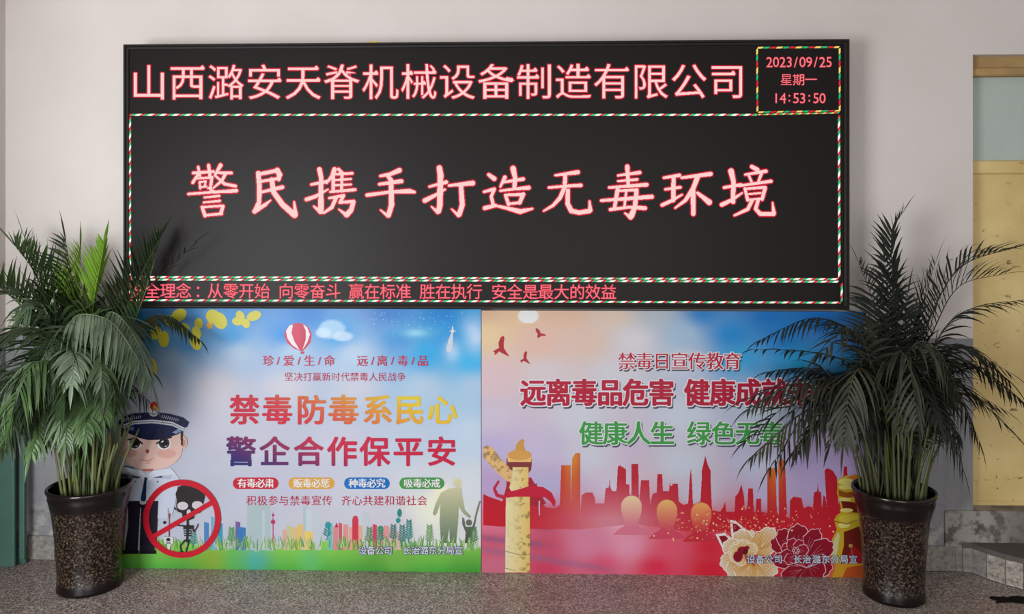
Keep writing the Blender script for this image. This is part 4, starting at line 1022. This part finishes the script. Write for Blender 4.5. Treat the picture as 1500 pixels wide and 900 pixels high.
FL([(112,560,-.05),(70,450,0),(40,345,.0)], .26, 24, 'dark', vee=.7, droop=.12)
FL([(105,570,-.15),(50,470,-.2),(-25,400,-.2)], .30, 26, 'mid', vee=.9, droop=.1)
FL([(135,560,-.25),(155,462,-.35),(190,482,-.42),(222,560,-.45)], .30, 28, 'grey', vee=-.5, droop=.22, start=.5)
FL([(125,560,-.25),(105,470,-.38),(160,470,-.5),(205,530,-.52)], .27, 28, 'grey', vee=-.7, droop=.25, start=.5)
FL([(160,560,-.1),(200,480,-.1),(245,462,-.1),(292,498,-.1)], .16, 20, 'dark', vee=-.3, droop=.22, start=.55)
FL([(160,580,-.1),(195,530,-.05),(222,545,-.05)], .20, 18, 'dark', vee=.1, droop=.25, sparse=.2)
FL([(160,600,-.1),(190,565,-.05),(228,600,-.05)], .17, 16, 'black', vee=-.2, droop=.25, sparse=.3, wd=.004)
FL([(160,560,-.12),(205,440,-.12),(290,352,-.14)], .18, 16, 'black', vee=.3, droop=.1, sparse=.35, wd=.005)
FL([(105,580,-.3),(55,530,-.5),(5,570,-.6),(-30,640,-.62)], .34, 28, 'grey', vee=-.2, droop=.22)
FL([(110,580,-.35),(75,530,-.55),(35,550,-.68),(10,640,-.72)], .26, 26, 'mid', vee=-.5, droop=.28)
FL([(112,570,-.3),(85,500,-.45),(30,480,-.55),(-30,520,-.6)], .34, 28, 'dark', vee=-.1, droop=.2)
FL([(118,570,-.3),(90,510,-.4),(60,530,-.5),(35,610,-.55)], .28, 26, 'grey', vee=-.4, droop=.25)
FL([(120,580,-.3),(110,520,-.45),(100,540,-.58),(90,610,-.6)], .24, 24, 'dark', vee=-.4, droop=.3)
FL([(135,580,-.3),(150,530,-.4),(165,560,-.48),(172,620,-.5)], .22, 22, 'dark', vee=-.4, droop=.3)
FL([(110,560,-.2),(80,460,-.3),(20,430,-.35),(-40,440,-.4)], .30, 26, 'dark', vee=.3, droop=.12)
FL([(120,560,-.0),(90,480,.05),(60,420,.05)], .28, 24, 'dark', vee=.4, droop=.15)
FL([(130,560,-.1),(150,480,-.1),(190,400,-.08)], .24, 22, 'dark', vee=.5, droop=.1)
FL([(140,570,-.2),(170,500,-.2),(200,510,-.2)], .22, 20, 'black', vee=.2, droop=.2)
FL([(128,560,-.15),(128,500,-.2),(90,440,-.25)], .26, 22, 'mid', vee=.4, droop=.15)
FL([(128,570,-.2),(130,520,-.3),(140,470,-.4)], .26, 22, 'mid', vee=.2, droop=.2)
FL([(105,600,-.15),(60,560,-.15),(0,540,-.15)], .28, 24, 'dark', vee=0, droop=.2)
FL([(108,600,-.25),(70,570,-.4),(20,600,-.45),(-15,640,-.5)], .22, 22, 'mid', vee=-.2, droop=.3)
for i in range(14):
    px_ = random.uniform(20, 205); py_ = random.uniform(440, 590)
    FL([(132+(px_-132)*.4, 580, -.15), (132+(px_-132)*.8, (py_+560)/2, -.2), (px_, py_, random.uniform(-.4, -.02))], .24, 20, random.choice(['dark', 'black', 'mid']), vee=random.uniform(-.2, .5), droop=.2)

for (tx, ty, tY) in ((-20,600,-.5),(0,660,-.6),(20,620,-.5),(45,665,-.6),(70,640,-.55),(95,650,-.6),(30,560,-.4),(60,590,-.5),(125,640,-.58),(150,610,-.5),(172,570,-.35),(10,500,-.4),(150,560,-.6),(105,560,-.65)):
    mx_ = 132+(tx-132)*.55; top = min(ty-50, 555)
    FL([(132+(tx-132)*.25, 590, -.2), (mx_, top, -.14+(tY+.14)*.55), (tx+(132-tx)*.12, ty-30, tY*.92), (tx, ty, tY)], random.uniform(.2, .28), 22, random.choice(['dark', 'mid', 'grey', 'dark']), vee=random.uniform(-.5, .1), droop=.25, start=.5)

# right palm: backlit shade painted into its leaf and cane colours
rp = at(1309, 700, -0.125); R__ = empty('potted_palm', (rp.x, -0.125, 0), 'leafy palm, coloured dark for backlit shade, in a brown glazed pot at the right, beside the doorway steps', 'plant')
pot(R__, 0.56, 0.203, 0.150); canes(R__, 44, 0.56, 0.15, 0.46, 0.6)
def RB(): return (rp.x+random.uniform(-.10, .10), -0.125+random.uniform(-.08, .06), 0.50)
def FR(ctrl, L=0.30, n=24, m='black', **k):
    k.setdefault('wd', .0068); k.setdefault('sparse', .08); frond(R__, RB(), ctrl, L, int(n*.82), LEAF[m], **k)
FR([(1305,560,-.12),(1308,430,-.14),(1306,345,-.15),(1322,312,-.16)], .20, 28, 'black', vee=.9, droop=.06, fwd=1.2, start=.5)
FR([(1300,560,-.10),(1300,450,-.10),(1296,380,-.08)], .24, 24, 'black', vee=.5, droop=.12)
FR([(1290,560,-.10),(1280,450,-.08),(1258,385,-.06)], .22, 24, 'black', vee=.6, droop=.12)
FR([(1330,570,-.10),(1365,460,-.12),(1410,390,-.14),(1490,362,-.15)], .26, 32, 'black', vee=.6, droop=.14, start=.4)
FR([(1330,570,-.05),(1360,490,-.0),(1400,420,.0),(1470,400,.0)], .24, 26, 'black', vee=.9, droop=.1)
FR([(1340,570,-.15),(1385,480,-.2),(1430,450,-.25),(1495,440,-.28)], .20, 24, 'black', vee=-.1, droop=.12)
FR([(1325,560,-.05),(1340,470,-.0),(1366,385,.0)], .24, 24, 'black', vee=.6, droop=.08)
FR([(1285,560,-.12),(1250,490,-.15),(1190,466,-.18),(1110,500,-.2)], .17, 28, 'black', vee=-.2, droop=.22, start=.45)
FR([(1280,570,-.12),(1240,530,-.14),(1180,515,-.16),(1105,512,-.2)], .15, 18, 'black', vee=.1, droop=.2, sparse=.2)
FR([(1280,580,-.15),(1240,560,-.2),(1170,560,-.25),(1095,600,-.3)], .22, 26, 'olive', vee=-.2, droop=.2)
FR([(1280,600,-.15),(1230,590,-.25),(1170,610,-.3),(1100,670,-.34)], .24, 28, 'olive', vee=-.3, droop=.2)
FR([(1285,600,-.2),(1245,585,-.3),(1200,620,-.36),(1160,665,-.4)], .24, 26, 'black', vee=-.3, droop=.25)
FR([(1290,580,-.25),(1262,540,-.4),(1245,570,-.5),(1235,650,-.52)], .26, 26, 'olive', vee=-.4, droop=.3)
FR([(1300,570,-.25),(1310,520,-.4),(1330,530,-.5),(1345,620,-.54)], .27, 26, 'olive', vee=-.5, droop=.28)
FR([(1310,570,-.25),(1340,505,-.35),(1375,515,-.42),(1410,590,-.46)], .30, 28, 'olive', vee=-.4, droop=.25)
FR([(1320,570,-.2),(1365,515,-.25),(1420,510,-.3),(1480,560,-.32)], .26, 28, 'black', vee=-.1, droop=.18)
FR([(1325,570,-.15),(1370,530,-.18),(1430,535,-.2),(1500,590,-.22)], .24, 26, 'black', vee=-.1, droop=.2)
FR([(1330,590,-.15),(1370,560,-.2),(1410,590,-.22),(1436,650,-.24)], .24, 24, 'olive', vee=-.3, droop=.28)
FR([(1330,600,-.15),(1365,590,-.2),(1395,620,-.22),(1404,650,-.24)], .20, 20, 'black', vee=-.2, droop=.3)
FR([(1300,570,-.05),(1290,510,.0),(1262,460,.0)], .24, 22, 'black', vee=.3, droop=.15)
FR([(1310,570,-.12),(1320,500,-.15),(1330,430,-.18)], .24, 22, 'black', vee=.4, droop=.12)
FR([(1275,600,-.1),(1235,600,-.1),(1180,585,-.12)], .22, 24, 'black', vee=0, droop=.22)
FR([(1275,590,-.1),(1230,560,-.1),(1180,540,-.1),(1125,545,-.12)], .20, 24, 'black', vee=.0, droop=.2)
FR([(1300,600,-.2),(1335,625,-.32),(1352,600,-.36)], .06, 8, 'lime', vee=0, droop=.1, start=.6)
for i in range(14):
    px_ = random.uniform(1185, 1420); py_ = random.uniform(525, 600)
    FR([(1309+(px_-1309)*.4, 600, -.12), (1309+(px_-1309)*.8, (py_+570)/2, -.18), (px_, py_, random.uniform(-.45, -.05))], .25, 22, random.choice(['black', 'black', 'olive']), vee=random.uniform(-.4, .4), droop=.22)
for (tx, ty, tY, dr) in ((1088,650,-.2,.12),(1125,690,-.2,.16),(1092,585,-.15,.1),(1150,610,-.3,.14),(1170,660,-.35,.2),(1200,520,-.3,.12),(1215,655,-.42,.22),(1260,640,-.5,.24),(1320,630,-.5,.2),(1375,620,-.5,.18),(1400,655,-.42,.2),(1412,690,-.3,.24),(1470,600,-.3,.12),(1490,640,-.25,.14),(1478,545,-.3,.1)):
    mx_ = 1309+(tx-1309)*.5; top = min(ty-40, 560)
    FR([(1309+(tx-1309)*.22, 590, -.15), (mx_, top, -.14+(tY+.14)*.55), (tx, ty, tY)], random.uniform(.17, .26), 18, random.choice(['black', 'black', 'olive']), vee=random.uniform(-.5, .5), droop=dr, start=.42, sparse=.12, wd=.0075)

# black cloth scrap on the floor at the lower right
cp = on_floor(1487, 880)
bm = bmesh.new(); bmesh.ops.create_grid(bm, x_segments=18, y_segments=8, size=0.5)
for v in bm.verts:
    r = math.hypot(v.co.x*2, v.co.y*2)
    z = 0.012+0.010*math.sin(v.co.x*19+2*v.co.y)+0.006*math.sin(v.co.y*23+v.co.x*7)
    v.co = Vector((v.co.x*0.22*(1+0.1*math.sin(v.co.y*9)), v.co.y*0.07*(1+0.2*math.sin(v.co.x*8)), max(0.001, z*max(0, 1.1-r))))
cloth = link_bm('cloth_scrap', bm, m_plain('black_cloth', lin((24, 20, 20)), 0.9, 0.1), None, True); cloth.location = cp
tag(cloth, 'crumpled black cloth scrap on the floor in front of the steps', 'cloth')
md = cloth.modifiers.new('thickness', 'SOLIDIFY'); md.thickness = 0.002; md.offset = 1
